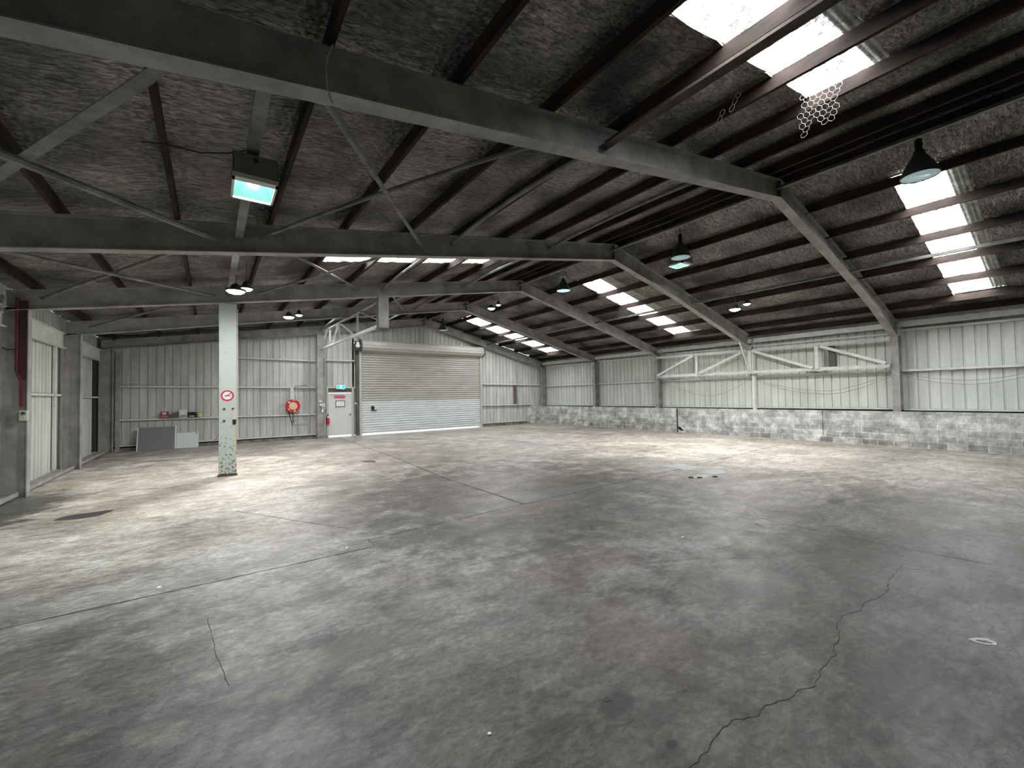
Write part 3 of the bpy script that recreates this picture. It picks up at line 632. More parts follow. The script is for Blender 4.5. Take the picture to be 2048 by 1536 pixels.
girt(12.98, 16.9, 1.28, 1.23, 'lower rail on far wall right of the roller door', group=G1)
girt(12.98, 16.5, .20, .21, 'bottom rail on far wall right of the roller door', group=G1)
# rails of right wall, bay by bay
bays = [(YB+.1, 3.57, 'in the bay nearest the camera'), (3.79, 12.35, 'behind the long truss'), (12.57, 16.47, 'in the third bay'), (16.69, 21.1, 'in the farthest bay')]
G2 = 'wall rails on the right wall'
for a, b, nm in bays:
    girt(a, b, 1.19, 1.17, 'pale bottom rail above the block wall ' + nm, axis='y', pl=17.90, group=G2, h=.06, w=.1)
    girt(a, b, 2.42, 2.41, 'pale middle rail on the right wall ' + nm, axis='y', pl=17.90, group=G2, h=.08, w=.1)
    girt(a, b, 3.62, 3.70, 'pale top rail under the right eave ' + nm, axis='y', pl=17.90, group=G2, h=.08, w=.1)
# left wall
girt(12.58, 16.47, 2.06, 2.06, 'rail at mid height on left wall in the nearer visible bay', axis='y', pl=-3.34, group='wall rails on the left wall', h=.07, w=.06)
girt(16.7, 21.1, 2.03, 2.03, 'rail at mid height on left wall in the farther bay', axis='y', pl=-3.34, group='wall rails on the left wall', h=.06, w=.06)
for a, b, nm in ((12.58, 16.47, 'nearer'), (16.7, 21.1, 'farther'), (8.1, 12.34, 'nearest hidden')):
    m2 = MB(); m2.box(WL+.01, XL-.10, a, b, .04, .055); m2.box(XL-.12, XL-.10, a, b, .055, .12); tag(m2.build('bottom_rail', steel, loc=(-3.2, (a+b)/2, .04)), 'ledge-like bottom rail of left wall in the %s bay' % nm, 'rail')
    m2 = MB(); m2.box(XL-.36, XL-.345, a, b, 3.36, 3.74); m2.box(XL-.40, XL-.28, a, b, 3.345, 3.36); m2.box(XL-.40, XL-.28, a, b, 3.74, 3.755)
    tag(m2.build('eaves_beam', rail, loc=(XL-.35, (a+b)/2, 3.36)), 'grey eaves beam along the top of left wall in the %s bay' % nm, 'beam')
girt(YB+.2, 12.3, 2.06, 2.06, 'rail at mid height on left wall before the red-piped column', axis='y', pl=-3.34, group='wall rails on the left wall', h=.07)
tag(MB().box(WL+.005, WL+.03, 20.55, 21.08, .1, 3.5).build('flashing_strip', mat('dark gap sheet', (.03, .03, .03), rough=.8), loc=(WL, 20.8, .1)), 'dark vertical strip of sheet in the far left corner', 'panel')
m2 = MB(); m2.box(WL+.02, WL+.07, 15.95, 16.1, .12, 3.36); tag(m2.build('wall_stud', rail, loc=(WL, 16, .12)), 'thin upright stud on left wall before the second left column', 'post')

# ---- personnel door
d1 = root_struct('door_1', (5.04, 21.34, 0))
m2 = MB(); m2.box(4.42, 4.505, 21.28, 21.42, 0, 2.40); m2.box(5.59, 5.68, 21.28, 21.42, 0, 2.40); m2.box(4.505, 5.59, 21.28, 21.42, 2.10, 2.15)
m2.build('door_frame', frame_paint, d1)
MB().box(4.505, 5.59, 21.36, 21.40, 2.15, 2.34).build('transom', brown, d1)
bevel(MB().box(4.515, 5.58, 21.30, 21.345, .07, 2.09).build('door_leaf', doorpaint, d1), .003)
sg = MB().box(4.77, 5.27, 21.288, 21.298, 1.845, 1.97).build('warning_sign', pink, d1)
text('lettering', 'FIRE HOSE REEL', .066, (5.02, 21.286, 1.905), mat('pale pink lettering', (.85, .55, .62), rough=.6), sg)
sg2 = MB().box(4.83, 5.27, 21.285, 21.298, 1.42, 1.74).build('notice_frame', housing, d1)
MB().box(4.865, 5.235, 21.280, 21.286, 1.46, 1.70).build('notice_sheet', white, sg2)
hd = MB(); hd.box(5.50, 5.54, 21.28, 21.30, .98, 1.10); hd.tube([(5.52, 21.285, 1.05), (5.52, 21.25, 1.05), (5.42, 21.245, 1.05)], .011); hd.build('handle', steel_dk, d1)
MB().box(4.6, 5.2, 21.285, 21.30, 2.0, 2.03).build('door_closer_track', galv, d1)
MB().lathe((5.76, 21.20, 1.57), [(.035, 0), (.05, .03), (.05, .06), (.001, .09)], 14, 'y').build('door_stop', white, d1)
# exit sign
t = thing('exit_sign', (5.07, 21.25, 2.39), 'glowing turquoise running man exit sign over the white door', 'sign')
bevel(MB().box(4.86, 5.28, 21.24, 21.30, 2.29, 2.485).build('sign_box', white, t))
MB().box(4.89, 5.25, 21.235, 21.242, 2.305, 2.47).build('sign_face', exit_g, t)
m2 = MB(); yy = 21.232
m2.box(5.02, 5.10, yy-.002, yy+.002, 2.31, 2.465)
m2.build('doorway_mark', exit_w, t)
m2 = MB(); m2.disc((5.075, yy-.004, 2.448), .012); m2.bar((5.07, yy-.004, 2.435), (5.055, yy-.004, 2.385), .003, .018, up=(0, 1, 0)); m2.bar((5.055, yy-.004, 2.39), (5.09, yy-.004, 2.355), .003, .012, up=(0, 1, 0)); m2.bar((5.055, yy-.004, 2.39), (5.035, yy-.004, 2.345), .003, .012, up=(0, 1, 0))
m2.build('running_figure', exit_g, t)
MB().tube([(5.17, 21.27, 2.29), (5.17, 21.27, 2.26)], .012).build('test_lamp', exit_w, t)
# fire extinguisher
t = thing('fire_extinguisher', (4.47, 21.2, .62), 'small red fire extinguisher hung between far column and white door', 'fire extinguisher')
MB().lathe((4.47, 21.2, .62), [(.001, 0), (.065, .005), (.07, .02), (.07, .36), (.05, .40), (.022, .43), (.022, .45)], 20).build('cylinder', red, t, True)
MB().lathe((4.47, 21.2, .93), [(.0711, 0), (.0711, .07)], 20).build('label_band', white, t)
m2 = MB(); m2.box(4.455, 4.485, 21.12, 21.22, 1.09, 1.105); m2.box(4.455, 4.485, 21.14, 21.22, 1.115, 1.125); m2.lathe((4.47, 21.2, 1.06), [(.02, 0), (.02, .04)], 10); m2.build('valve_head', black, t)
MB().tube([(4.45, 21.15, 1.08), (4.41, 21.13, 1.0), (4.40, 21.13, .8)], .009).build('hose', black, t)
MB().box(4.46, 4.48, 21.26, 21.35, .9, .95).build('wall_bracket', steel_dk, t)
# hose reel
hx, hy, hz = 2.985, 21.13, 1.535
t = thing('fire_hose_reel', (hx, hy, hz), 'round red fire hose reel mounted on the far wall', 'fire hose reel')
MB().lathe((hx, hy, hz), [(.165, -.035), (.285, -.035), (.29, -.025), (.29, -.01), (.27, 0), (.15, 0)], 40, 'y').build('front_disc', red, t, False)
MB().lathe((hx, hy, hz), [(.29, .13), (.29, .115), (.12, .11)], 40, 'y').build('rear_disc', red, t)
MB().lathe((hx, hy, hz), [(.165, -.037), (.16, -.045), (.10, -.05), (.04, -.05), (.001, -.055)], 36, 'y').build('hub_cover', cream, t)
m2 = MB()
for i in range(18):
    a0, a1 = 2*PI*i/18, 2*PI*(i+.75)/18; r_ = .075
    m2.hexa([(hx+r*math.cos(a), hy+yo, hz+r*math.sin(a)) for yo in (-.054, -.048) for r, a in ((r_, a0), (r_+.02, a0), (r_+.02, a1), (r_, a1))])
m2.build('hub_lettering', mat('faded olive print', (.40, .36, .20), rough=.6), t)
for k in range(4): MB().lathe((hx, hy+.015+.028*k, hz), [(.225, 0), (.242, .006), (.248, .013), (.242, .02), (.225, .026)], 32, 'y').build('hose_coil', black, t)
for a0, m_ in ((2.35, white), (5.0, white), (3.85, mat('orange decal', (.8, .3, .05), rough=.5)), (1.45, white)):
    m2 = MB(); d = .16 if a0 != 3.85 else .22
    r0, r1 = (.20, .262) if a0 != 1.45 else (.25, .285)
    m2.hexa([(hx+r*math.cos(a), hy+yo, hz+r*math.sin(a)) for yo in (-.0385, -.0355) for r, a in ((r0, a0-d), (r1, a0-d), (r1, a0+d), (r0, a0+d))]); m2.build('decal', m_, t)
MB().box(hx-.03, hx+.03, hy+.13, 21.38, hz-.2, hz+.1).build('wall_bracket', steel_dk, t)
MB().tube([(hx-.16, hy+.06, hz-.24), (hx-.13, hy+.05, hz-.42), (hx-.10, hy+.05, hz-.60), (hx-.04, hy+.06, hz-.78), (hx-.03, hy+.1, hz-.86)], .013).build('hose_tail', black, t)
MB().tube([(hx-.02, hy+.12, hz-.28), (hx+.04, hy+.08, hz-.45), (hx-.02, hy+.06, hz-.58), (hx+.05, hy+.08, hz-.70), (hx-.03, hy+.07, hz-.82)], .016).build('feed_hose', black, t)
MB().lathe((hx-.02, hy+.10, hz-.72), [(.03, 0), (.05, .02), (.03, .05)], 10).build('stop_valve', steel_dk, t)
t = tag(MB().tube([(hx, 21.3, hz-.82), (hx+.64, 21.3, hz-.80), (hx+.68, 21.3, hz-.76), (hx+.685, 21.3, 4.6)], .02).build('water_pipe', galv, loc=(hx+.68, 21.3, 2)), 'thin grey water pipe rising beside the red hose reel', 'pipe')
tag(MB().box(2.90, 3.03, 21.30, 21.33, 1.80, 2.34).build('mounting_board', rail, loc=(2.96, 21.3, 1.8)), 'pale upright board above the red hose reel', 'board')
tag(MB().tube([(3.09, 21.29, 1.80), (3.09, 21.29, 2.44), (3.6, 21.29, 2.47)], .012).build('conduit', black, loc=(3.09, 21.3, 1.8)), 'thin black conduit bent over the red hose reel', 'pipe')
tag(MB().tube([(.12, 21.28, .2), (.3, 21.28, .55), (.42, 21.28, 1.14)], .008).build('loose_cable', black, loc=(.2, 21.28, .2)), 'loose black cable hanging low on far wall beside pale column', 'cable')

# ---- roller door
d2 = root_struct('door_2', (9.45, 21.2, 0))
def curtain(z0, z1, m, name):
    m2 = MB(); n = int((z1-z0)/.12*8); pv = None
    for i in range(n+1):
        z = z0 + (z1-z0)*i/n; ph = (z/.12) % 1; o = .026*math.cos(2*PI*ph) + (.012*math.cos(4*PI*ph))
        cur = ((5.99, 21.20+o, z), (12.92, 21.20+o, z))
        if pv: m2.quad(pv[0], pv[1], cur[1], cur[0])
        pv = cur
    return m2.build(name, m, d2, True)
curtain(1.66, 4.22, curtain_up, 'upper_curtain'); curtain(.10, 1.66, curtain_lo, 'lower_curtain')
MB().box(5.99, 12.92, 21.18, 21.225, .075, .12).build('bottom_bar', curtain_lo, d2)
for x0 in (5.92, 12.88): MB().box(x0, x0+.10, 21.12, 21.30, 0, 4.3).build('guide_rail', frame_paint, d2)
prof = []
m2 = MB(); n = 44; L0 = None
for i in range(n+1):
    a = 2*PI*i/n; r = .27 + .012*math.sin(a*11); cur = ((6.0, 21.08+r*math.cos(a), 4.44+r*math.sin(a)), (13.0, 21.08+r*math.cos(a), 4.44+r*math.sin(a)))
    if L0: m2.quad(L0[0], L0[1], cur[1], cur[0])
    L0 = cur
m2.build('curtain_roll', curtain_up, d2, True)
for x0 in (5.93, 13.0): MB().lathe((x0, 21.08, 4.44), [(.31, 0), (.31, .06), (.06, .065), (.06, .08)], 28, 'x').build('roll_end_plate', steel_dk, d2)
bevel(MB().box(6.5, 6.64, 21.155, 21.185, 1.20, 1.42).build('lock_plate', black, d2))
MB().box(6.56, 6.75, 21.15, 21.18, 1.17, 1.24).build('lock_handle', rust, d2)
mo = MB(); mo.box(5.62, 5.95, 20.96, 21.2, 4.16, 4.62); bevel(mo.build('operator_box', lamp_body, d2), .01)
MB().lathe((5.80, 20.95, 4.40), [(.10, 0), (.10, -.03), (.001, -.05)], 22, 'y').build('operator_cover', white, d2)
MB().lathe((5.80, 20.95, 4.52), [(.07, 0), (.07, -.025), (.001, -.035)], 22, 'y').build('operator_cap', white, d2)
for ex in (5.63, 5.96): MB().lathe((ex, 20.95, 4.53), [(.001, -.04), (.03, -.02), (.03, .02), (.001, .04)], 12).build('terminal_knob', white, d2)
MB().box(6.0, 13.0, 21.20, 21.43, 4.70, 4.73).build('lintel', brown, d2)
MB().lathe((13.02, 20.98, 4.28), [(.001, -.04), (.035, -.02), (.035, .02), (.001, .04)], 12).build('terminal_knob', white, d2)
# brown board and cord at right of roller door
tag(MB().box(15.48, 15.68, 21.33, 21.36, 1.30, 2.50).build('timber_board', brown, loc=(15.58, 21.34, 1.3)), 'brown vertical board between the two right-hand rails of far wall', 'board')
t = thing('pull_cord', (15.73, 21.30, .62), 'thin dark cord with a hook hanging on far wall beside brown board', 'cord')
MB().tube([(15.73, 21.31, 4.3), (15.73, 21.31, .66)], .009, 6).build('cord', black, t)
MB().tube([(15.73, 21.31, .68), (15.72, 21.30, .60), (15.66, 21.30, .57), (15.60, 21.30, .60), (15.60, 21.30, .66)], .014, 6).build('hook', wire_m, t)

# ---- boards leaning and things on the rail
def lean(x0, x1, h, yb, yt, th, m, label, edge=None):
    t = thing('leaning_board', ((x0+x1)/2, yb, 0), label, 'board')
    bevel(MB().hexa([(x0, yb, 0), (x1, yb, 0), (x1, yb+th, .0), (x0, yb+th, .0), (x0, yt, h), (x1, yt, h), (x1, yt+th, h), (x0, yt+th, h)]).build('panel', m, t), .002)
    if edge:
        for xx in (x0-.03, x1): MB().hexa([(xx, yb-.004, 0), (xx+.03, yb-.004, 0), (xx+.03, yb+th, 0), (xx, yb+th, 0), (xx, yt-.004, h+.01), (xx+.03, yt-.004, h+.01), (xx+.03, yt+th, h+.01), (xx, yt+th, h+.01)]).build('edge_strip', edge, t)
    return t
lean(-2.26, -1.17, .85, 20.92, 21.22, .03, greyboard, 'large dark grey board leaning on far wall below the small boxes', white)
t = lean(-1.13, -.43, .585, 20.95, 21.20, .025, whiteboard, 'smaller pale board leaning on far wall beside the dark grey one')
MB().lathe((-.50, 21.165, .54), [(.018, 0), (.018, -.02)], 12, 'y').build('fixing_hole', black, t)
ys = 21.30; sh = 1.183
def item(name, x0, x1, z0, z1, m, label, cat, d=.09): t = thing(name, ((x0+x1)/2, ys, z0), label, cat); bevel(MB().box(x0, x1, ys-d/2, ys+d/2-.0, z0, z1).build('body', m, t), .008, 2); return t
maroon = mat('maroon bag', (.16, .02, .05), (.30, .05, .10), rough=.6, scale=14)
t = item('gift_bag', -1.62, -1.38, sh, sh+.26, maroon, 'maroon and pink bag, leftmost item on the far wall rail', 'bag')
MB().box(-1.57, -1.45, ys-.05, ys-.046, sh+.13, sh+.24).build('pale_label', mat('dusty pink label', (.55, .40, .42), rough=.7), t)
MB().box(-1.60, -1.40, ys-.05, ys-.046, sh+.04, sh+.09).build('pink_band', mat('pink band', (.5, .18, .27), rough=.7), t)
m2 = MB(); bx = [(-1.36, 0), (-1.33, .15), (-1.27, .20), (-1.12, .21), (-1.08, .16), (-1.07, 0)]
n0 = len(bx); m2.v = [(x, ys-.05, sh+z) for x, z in bx] + [(x, ys+.04, sh+z) for x, z in bx]; m2.f = [tuple(range(n0)), tuple(range(n0, 2*n0))[::-1]] + [(i, (i+1) % n0, n0+(i+1) % n0, n0+i) for i in range(n0)]
tag(m2.build('paper_sack', mat('brown sack', (.10, .075, .065), (.17, .125, .11), rough=.85, scale=16), loc=(-1.2, ys, sh)), 'slumped brown sack on the far wall rail between bag and clear box', 'sack')
t = item('plastic_box', -1.06, -.80, sh+.0, sh+.32, mat('clear crinkled plastic', (.45, .46, .50), (.72, .73, .78), rough=.25, scale=11), 'shiny pale plastic-wrapped box, tallest item on the far wall rail', 'box')
MB().lathe((-.95, ys-.047, sh+.20), [(.05, 0), (.05, -.006), (.001, -.006)], 14, 'y').build('round_label', white, t)
MB().box(-1.04, -.82, ys-.049, ys-.045, sh+.03, sh+.09).build('tan_contents', mat('tan contents', (.30, .23, .19), rough=.8), t)
t = item('black_case', -.79, -.50, sh, sh+.21, black, 'small black case with a white stripe on the far wall rail', 'case')
MB().box(-.73, -.57, ys-.05, ys-.046, sh+.035, sh+.065).build('white_stripe', white, t)
t = thing('yellow_tub', (-.41, ys, sh), 'small yellow tub with dark lid, rightmost item on the far wall rail', 'tub')
MB().lathe((-.41, ys, sh), [(.07, 0), (.078, .03), (.078, .17), (.07, .19)], 20).build('body', mat('dull yellow plastic', (.50, .46, .16), (.58, .54, .24), rough=.5, scale=7), t, True)
MB().box(-.50, -.26, ys-.035, ys+.035, sh+.19, sh+.205).build('lid', steel_dk, t)

# ---- right wall truss
xt = 17.48
t = thing('lattice_truss', (xt, 8, 2.6), 'long grey lattice truss along the right wall under the second frame', 'truss')
def sag(y, a, b): return a + (b-a)*(y-3.77)/(12.36-3.77)
tt = lambda y: sag(y, 3.43, 3.535); tb_ = lambda y: sag(y, 2.575, 2.625)
P = lambda y, z: (xt, y, z)
MB().angle(P(3.78, tt(3.77)), P(12.36, tt(12.36)), .10, .01).build('top_chord', rail, t)
MB().angle(P(3.78, tb_(3.77)), P(12.36, tb_(12.36)), .11, .01).build('bottom_chord', rail, t)
for y_, w_ in ((10.28, .10), (8.02, .12), (5.74, .12)): MB().bar(P(y_, tb_(y_)), P(y_, tt(y_)), .02, w_, up=(0, 1, 0)).build('upright', rail, t)
for a, b in (((12.28, 2.66), (10.40, 3.47)), ((10.15, 2.66), (8.15, 3.48)), ((7.9, 3.44), (5.86, 2.63)), ((5.62, 3.38), (3.86, 2.66))): MB().angle(P(*a), P(*b), .09, .009, up=(1, 0, 0)).build('diagonal', rail, t)
m2 = MB(); m2.box(xt-.06, xt+.10, 7.9, 8.12, 3.5, 3.62); m2.build('bearing_plate', steel, t)
tag(MB().bar((17.30-.62, 8.0, 3.76), (xt-.03, 8.03, 2.66), .045, .05, up=(0, 1, 0)).build('knee_brace', rail, loc=(17, 8, 2.7)), 'short sloping knee brace from second frame down to the truss', 'brace')
m2 = MB(); m2.box(17.64, 17.70, 7.93, 8.02, 1.11, 3.55); m2.box(17.70, 17.71, 7.90, 8.02, 1.11, 3.55); tag(m2.build('wall_post', rail, loc=(17.67, 8, 1.11)), 'slim pale post standing on block wall below the second frame', 'post')
tag(MB().box(17.90, 17.94, 5.32, 5.52, 2.6, 3.4).build('dark_wall_patch', steel_dk, loc=(17.92, 5.4, 2.6)), 'dark upright sheet patch behind the right wall truss', 'panel')

# ---- inner open truss between frame 3 stub and end wall column
xi = 4.15
t = thing('lattice_truss', (xi, 17, 4.1), 'open grey lattice truss from hanging stub to far wall column', 'truss')
bz = lambda y: 4.06 + (4.19-4.06)*(y-12.6)/(21.0-12.6)
Q = lambda y, z: (xi, y, z)
MB().angle(Q(12.60, bz(12.6)), Q(20.975, bz(20.975)), .13, .012).build('bottom_chord', rail, t)
MB().angle(Q(12.60, 4.83), Q(20.975, 4.94), .10, .010).build('top_chord', steel, t)
for a, b in (((12.62, 4.18), (14.85, 4.86)), ((15.5, 4.14), (17.6, 4.88)), ((18.7, 4.18), (17.7, 4.88)), ((20.9, 4.26), (19.7, 4.88))): MB().bar(Q(*a), Q(*b), .02, .08, up=(1, 0, 0)).build('diagonal', rail, t)
for y_ in (15.0, 17.62, 19.2): MB().bar(Q(y_, bz(y_)+.06), Q(y_, 4.87), .07, .015, up=(0, 1, 0)).build('upright', rail, t)

# ---- struts and braces of the left slope
def L(x, y, o=.22): return (x, y, under(x, o))
def strutpts(a, b, sagz, n=10): return [tuple(Vector(a).lerp(Vector(b), i/n) - Vector((0, 0, sagz*4*(i/n)*(1-i/n)))) for i in range(n+1)]
def strut(a, b, r, m, label, group, name='roof_strut', sagz=.0, kind='tube'):
    if kind == 'tube': o = MB().tube(strutpts(a, b, sagz), r, 8)
    elif kind == 'bar': o = MB().bar(a, b, r*2, r*1.2)
    else: o = MB().angle(a, b, r*2, .008)
    return tag(o.build(name, m, loc=a), label, 'strut' if name == 'roof_strut' else 'brace', group)
bayn = ['between the first and second frames', 'between the second and third frames', 'between the third and fourth frames', 'between the last two frames']
GS = 'roof struts between the frames'
for k in range(4):
    a, b = FY[k]+.02, FY[k+1]-.02
    strut(L(.35, a, .20), L(.35, b, .20), .055, bracem, 'flat pale strut over the pale column line ' + bayn[k], GS, kind='bar')
    strut(L(4.17, a), L(4.18, b), .036, bracem, 'curved pipe strut on lower left slope ' + bayn[k], GS, sagz=-.10 if k < 2 else -.04)
    strut(L(6.94, a), L(6.96, b), .036, bracem, 'curved pipe strut on upper left slope ' + bayn[k], GS, sagz=-.06)
    strut(L(9.30, a, .24), L(9.30, b, .24), .04, bracem, 'angle strut beside the ridge ' + bayn[k], GS, kind='angle')
    strut(L(13.4, a, .20), L(13.4, b, .20), .04, bracem, 'grey strut at the middle of right slope ' + bayn[k], GS, kind='angle')
a, b = YB+.2, FY[0]-.02
strut(L(4.13, a), L(4.13, b), .065, mat('dark brown angle strut', (.035, .03, .027), (.12, .095, .08), rough=.8, scale=4), 'long dark strut crossing the near left skylight overhead', GS, kind='angle')  # darker, browner colour than the other struts
strut(L(9.30, a, .24), L(9.30, b, .24), .04, bracem, 'angle strut beside the ridge running overhead past the first frame', GS, kind='angle')
strut(L(13.6, a, .20), L(13.4, b, .20), .04, bracem, 'grey strut on right slope crossing the nearest right skylight', GS, kind='angle')
GB = 'crossed roof braces of the left slope'
def brace(p, q, label, r=.032, o=.22, kind='tube', sg=0): return strut(L(*p, o), L(*q, o), r, bracem, label, GB, 'cross_brace', sg, kind)
brace((-.13, 3.7), (-2.78, 7.95), 'brace from first frame down to left wall at second frame', .05, kind='angle')
brace((-2.85, 3.9), (.05, 7.95), 'brace from left wall at first frame up to second frame', .045, .15)
brace((3.40, 3.75), (.66, 7.95), 'brace leaning left across middle of first bay', .03, .20, sg=-.06)
brace((.72, 3.75), (3.50, 7.95), 'brace leaning right across middle of first bay', .032, .14)
brace((.05, 8.05), (-2.80, 12.4), 'brace down to left wall column in the second bay', .03)
brace((-2.85, 8.1), (.05, 12.4), 'brace up from left wall in the second bay', .03, .16)
brace((3.42, 8.05), (.95, 12.4), 'brace leaning left across middle of second bay', .03, .18)
brace((.66, 8.05), (3.48, 12.4), 'brace leaning right across middle of second bay', .03, .24)
brace((4.4, 12.5), (6.4, 16.5), 'brace beyond the hanging stub in the third bay', .03, .18)
brace((.05, 12.5), (-2.80, 16.5), 'brace down to second left wall column in third bay', .03)

# ---- eaves purlin on top of right wall truss bay (grey channel)
for k in range(4):
    a, b = FY[k]+.05, FY[k+1]-.05
    m2 = MB(); m2.box(17.70, 17.715, a, b, 3.80, 3.95); m2.box(17.70, 17.78, a, b, 3.79, 3.80); tag(m2.build('eaves_strut', rail, loc=(17.7, a, 3.8)), 'grey channel under the right eave ' + bayn[k], 'strut', 'eaves struts over the right wall')
m2 = MB(); m2.box(17.70, 17.715, YB+.2, FY[0]-.1, 3.80, 3.95); m2.box(17.70, 17.78, YB+.2, FY[0]-.1, 3.79, 3.80); tag(m2.build('eaves_strut', rail, loc=(17.7, 0, 3.8)), 'grey channel under the right eave in the bay nearest the camera', 'strut', 'eaves struts over the right wall')

# ---- cables hanging on the right wall
def cat(pts, r, label, n=6):
    P_ = []
    for i in range(len(pts)-1):
        p0 = Vector(pts[max(i-1, 0)]); p1 = Vector(pts[i]); p2 = Vector(pts[i+1]); p3 = Vector(pts[min(i+2, len(pts)-1)])
        for s in range(n):
            u = s/n; P_.append(.5*((2*p1) + (p2-p0)*u + (2*p0-5*p1+4*p2-p3)*u*u + (3*p1-p0-3*p2+p3)*u**3))
    P_.append(Vector(pts[-1])); return tag(MB().tube(P_, r, 5).build('hanging_cable', mat('faded grey cable', (.20, .19, .18), rough=.7), loc=pts[0]), label, 'cable', 'cables looped along the right wall')
xw = 17.84
cat([(17.70, 7.95, 2.30), (xw, 7.0, 1.90), (xw, 5.75, 1.68), (xw, 4.88, 1.80), (17.75, 3.69, 2.28)], .006, 'lower cable looped on right wall between slim post and first column')
cat([(17.70, 7.95, 2.34), (xw, 7.0, 2.0), (xw, 5.75, 1.80), (xw, 4.88, 1.92), (17.75, 3.69, 2.34)], .006, 'upper cable looped on right wall between slim post and first column')
cat([(17.75, 3.66, 2.32), (xw, 3.0, 2.06), (xw, 2.2, 1.93), (xw, 1.5, 1.99), (xw, .6, 2.25)], .006, 'lower cable looped on right wall nearest the camera')
cat([(17.75, 3.66, 2.36), (xw, 3.0, 2.16), (xw, 2.2, 2.05), (xw, 1.5, 2.10), (xw, .6, 2.30)], .006, 'upper cable looped on right wall nearest the camera')
cat([(17.75, 12.44, 2.30), (xw, 11.9, 2.18), (xw, 10.3, 1.70), (xw, 9.4, 1.74), (17.70, 8.0, 2.34)], .006, 'cable looped on right wall below the far half of the truss')

# ---- red pipe and sockets on left column (frame 3)
y = FY[2]; 
t = thing('fire_riser_pipe', (-3.10, y-.09, 2.4), 'dull red riser pipe in the recess of the left wall column', 'pipe')
MB().tube([(-3.13, y-.07, 3.95), (-3.13, y-.07, 2.50), (-3.06, y-.07, 2.28), (-3.06, y-.07, 1.78)], .024, 10).build('pipe', darkred, t)
MB().box(-3.09, XL-.02, y-.09, y-.02, 2.35, 3.9).build('recess_strip', mat('dark maroon strip', (.045, .015, .02), rough=.6), t)  # dark strip filling the recess beside the pipe
for z_ in (3.0, 3.9): MB().tube([(-3.13, y-.07, z_), (-3.13, y-.07, z_+.03)], .032, 10).build('pipe_collar', darkred, t)
t = thing('socket_outlet', (-3.02, y-.13, 1.52), 'pale double socket outlet on the left wall column', 'socket')
bevel(MB().box(-3.075, -2.965, y-.13, y-.06, 1.51, 1.71).build('box_body', offwhite, t))
for z_ in (1.565, 1.655): MB().lathe((-3.02, y-.13, z_), [(.035, 0), (.035, -.02), (.02, -.02), (.02, -.005), (.001, -.005)], 14, 'y').build('socket_face', steel_dk if z_ > 1.6 else offwhite, t)
t = tag(MB().tube([(-3.55, 12.0, 3.58), (-3.34, 12.1, 3.58), (-3.28, 12.15, 3.62), (-3.26, 12.15, 3.72), (-3.27, 12.2, 3.93)], .045, 12).build('drain_pipe_elbow', galv, loc=(-3.3, 12.1, 3.6)), 'grey pipe elbow beside the top of the left wall column', 'pipe')
tag(MB().tube([(-3.36, 12.2, .1), (-3.36, 12.2, 3.6)], .035, 10).build('downpipe', rail, loc=(-3.36, 12.2, .1)), 'pale vertical pipe at the left edge beside wall column', 'pipe')
tag(MB().tube([(-3.30, y-.15, 2.94), (-3.24, y-.15, 2.90), (-3.12, y-.12, 2.92)], .012, 6).build('short_conduit', black, loc=(-3.3, y, 2.9)), 'short black conduit across the web of left wall column', 'pipe')

# ---- lamps
def box_flood(name, cx, cy, zb, w_, d_, h_, label, chain_to, rz=0, es_bulb=bulb):
    t = thing(name, (cx, cy, zb), label, 'lamp'); x0, x1, y0, y1 = cx-w_/2, cx+w_/2, cy-d_/2, cy+d_/2; zt = zb+h_
    m2 = MB(); th = .006
    m2.box(x0, x1, y0, y0+th, zb+.04, zt); m2.box(x0, x1, y1-th, y1, zb+.04, zt); m2.box(x0, x0+th, y0, y1, zb+.04, zt); m2.box(x1-th, x1, y0, y1, zb+.04, zt); m2.box(x0, x1, y0, y1, zt, zt+th)
    m2.build('housing', housing, t)
    m2 = MB(); r_ = .018
    m2.box(x0-.004, x1+.004, y0-.004, y0+.09, zb, zb+.045); m2.box(x0-.004, x1+.004, y1-r_, y1+.004, zb, zb+.045); m2.box(x0-.004, x0+r_, y0, y1, zb, zb+.045); m2.box(x1-r_, x1+.004, y0, y1, zb, zb+.045)
    m2.build('rim', housing_lt, t)
    m2 = MB(); a = [(x0+r_, y0+.09), (x1-r_, y0+.09), (x1-r_, y1-r_), (x0+r_, y1-r_)]; ins = .10; b_ = [(x0+ins, y0+.13), (x1-ins, y0+.13), (x1-ins, y1-ins), (x0+ins, y1-ins)]
    for i in range(4): j = (i+1) % 4; m2.quad((*a[i], zb+.03), (*a[j], zb+.03), (*b_[j], zt-.03), (*b_[i], zt-.03))
    m2.quad(*[(*q, zt-.03) for q in b_]); m2.build('reflector', reflector, t)
    MB().lathe((cx, cy+.02, zb+.05), [(.001, 0), (.05, .01), (.065, .05), (.05, .10), (.025, .14)], 18).build('bulb', es_bulb, t, True)
    MB().lathe((cx, y0-.002, zt-.05), [(.022, 0), (.022, -.008), (.001, -.008)], 12, 'y').build('cable_gland', black, t)
    for sx1 in (-1, 1):
        MB().tube([(cx+sx1*w_*.38, cy, zt), (cx+sx1*.05, cy, chain_to)], .006, 5).build('chain', black, t)
    l = bpy.data.lights.new(name+'_light', 'AREA'); l.shape = 'RECTANGLE'; l.size = w_*.7; l.size_y = d_*.6; l.color = (.88, .96, 1)
    o = bpy.data.objects.new(name+'_light', l); C.objects.link(o); o.parent = t; o.location = (0, 0, .02); return t, l
t, l = box_flood('floodlight', .37, 5.28, 4.11, .40, .56, .26, 'large square floodlight with mint glow hanging near the camera at left', 4.50); l.energy = 110
t, l = box_flood('floodlight', 10.75, 6.72, 5.42, .42, .5, .2, 'lit square floodlight behind the bell lamp under the ridge', 5.85); l.energy = 40
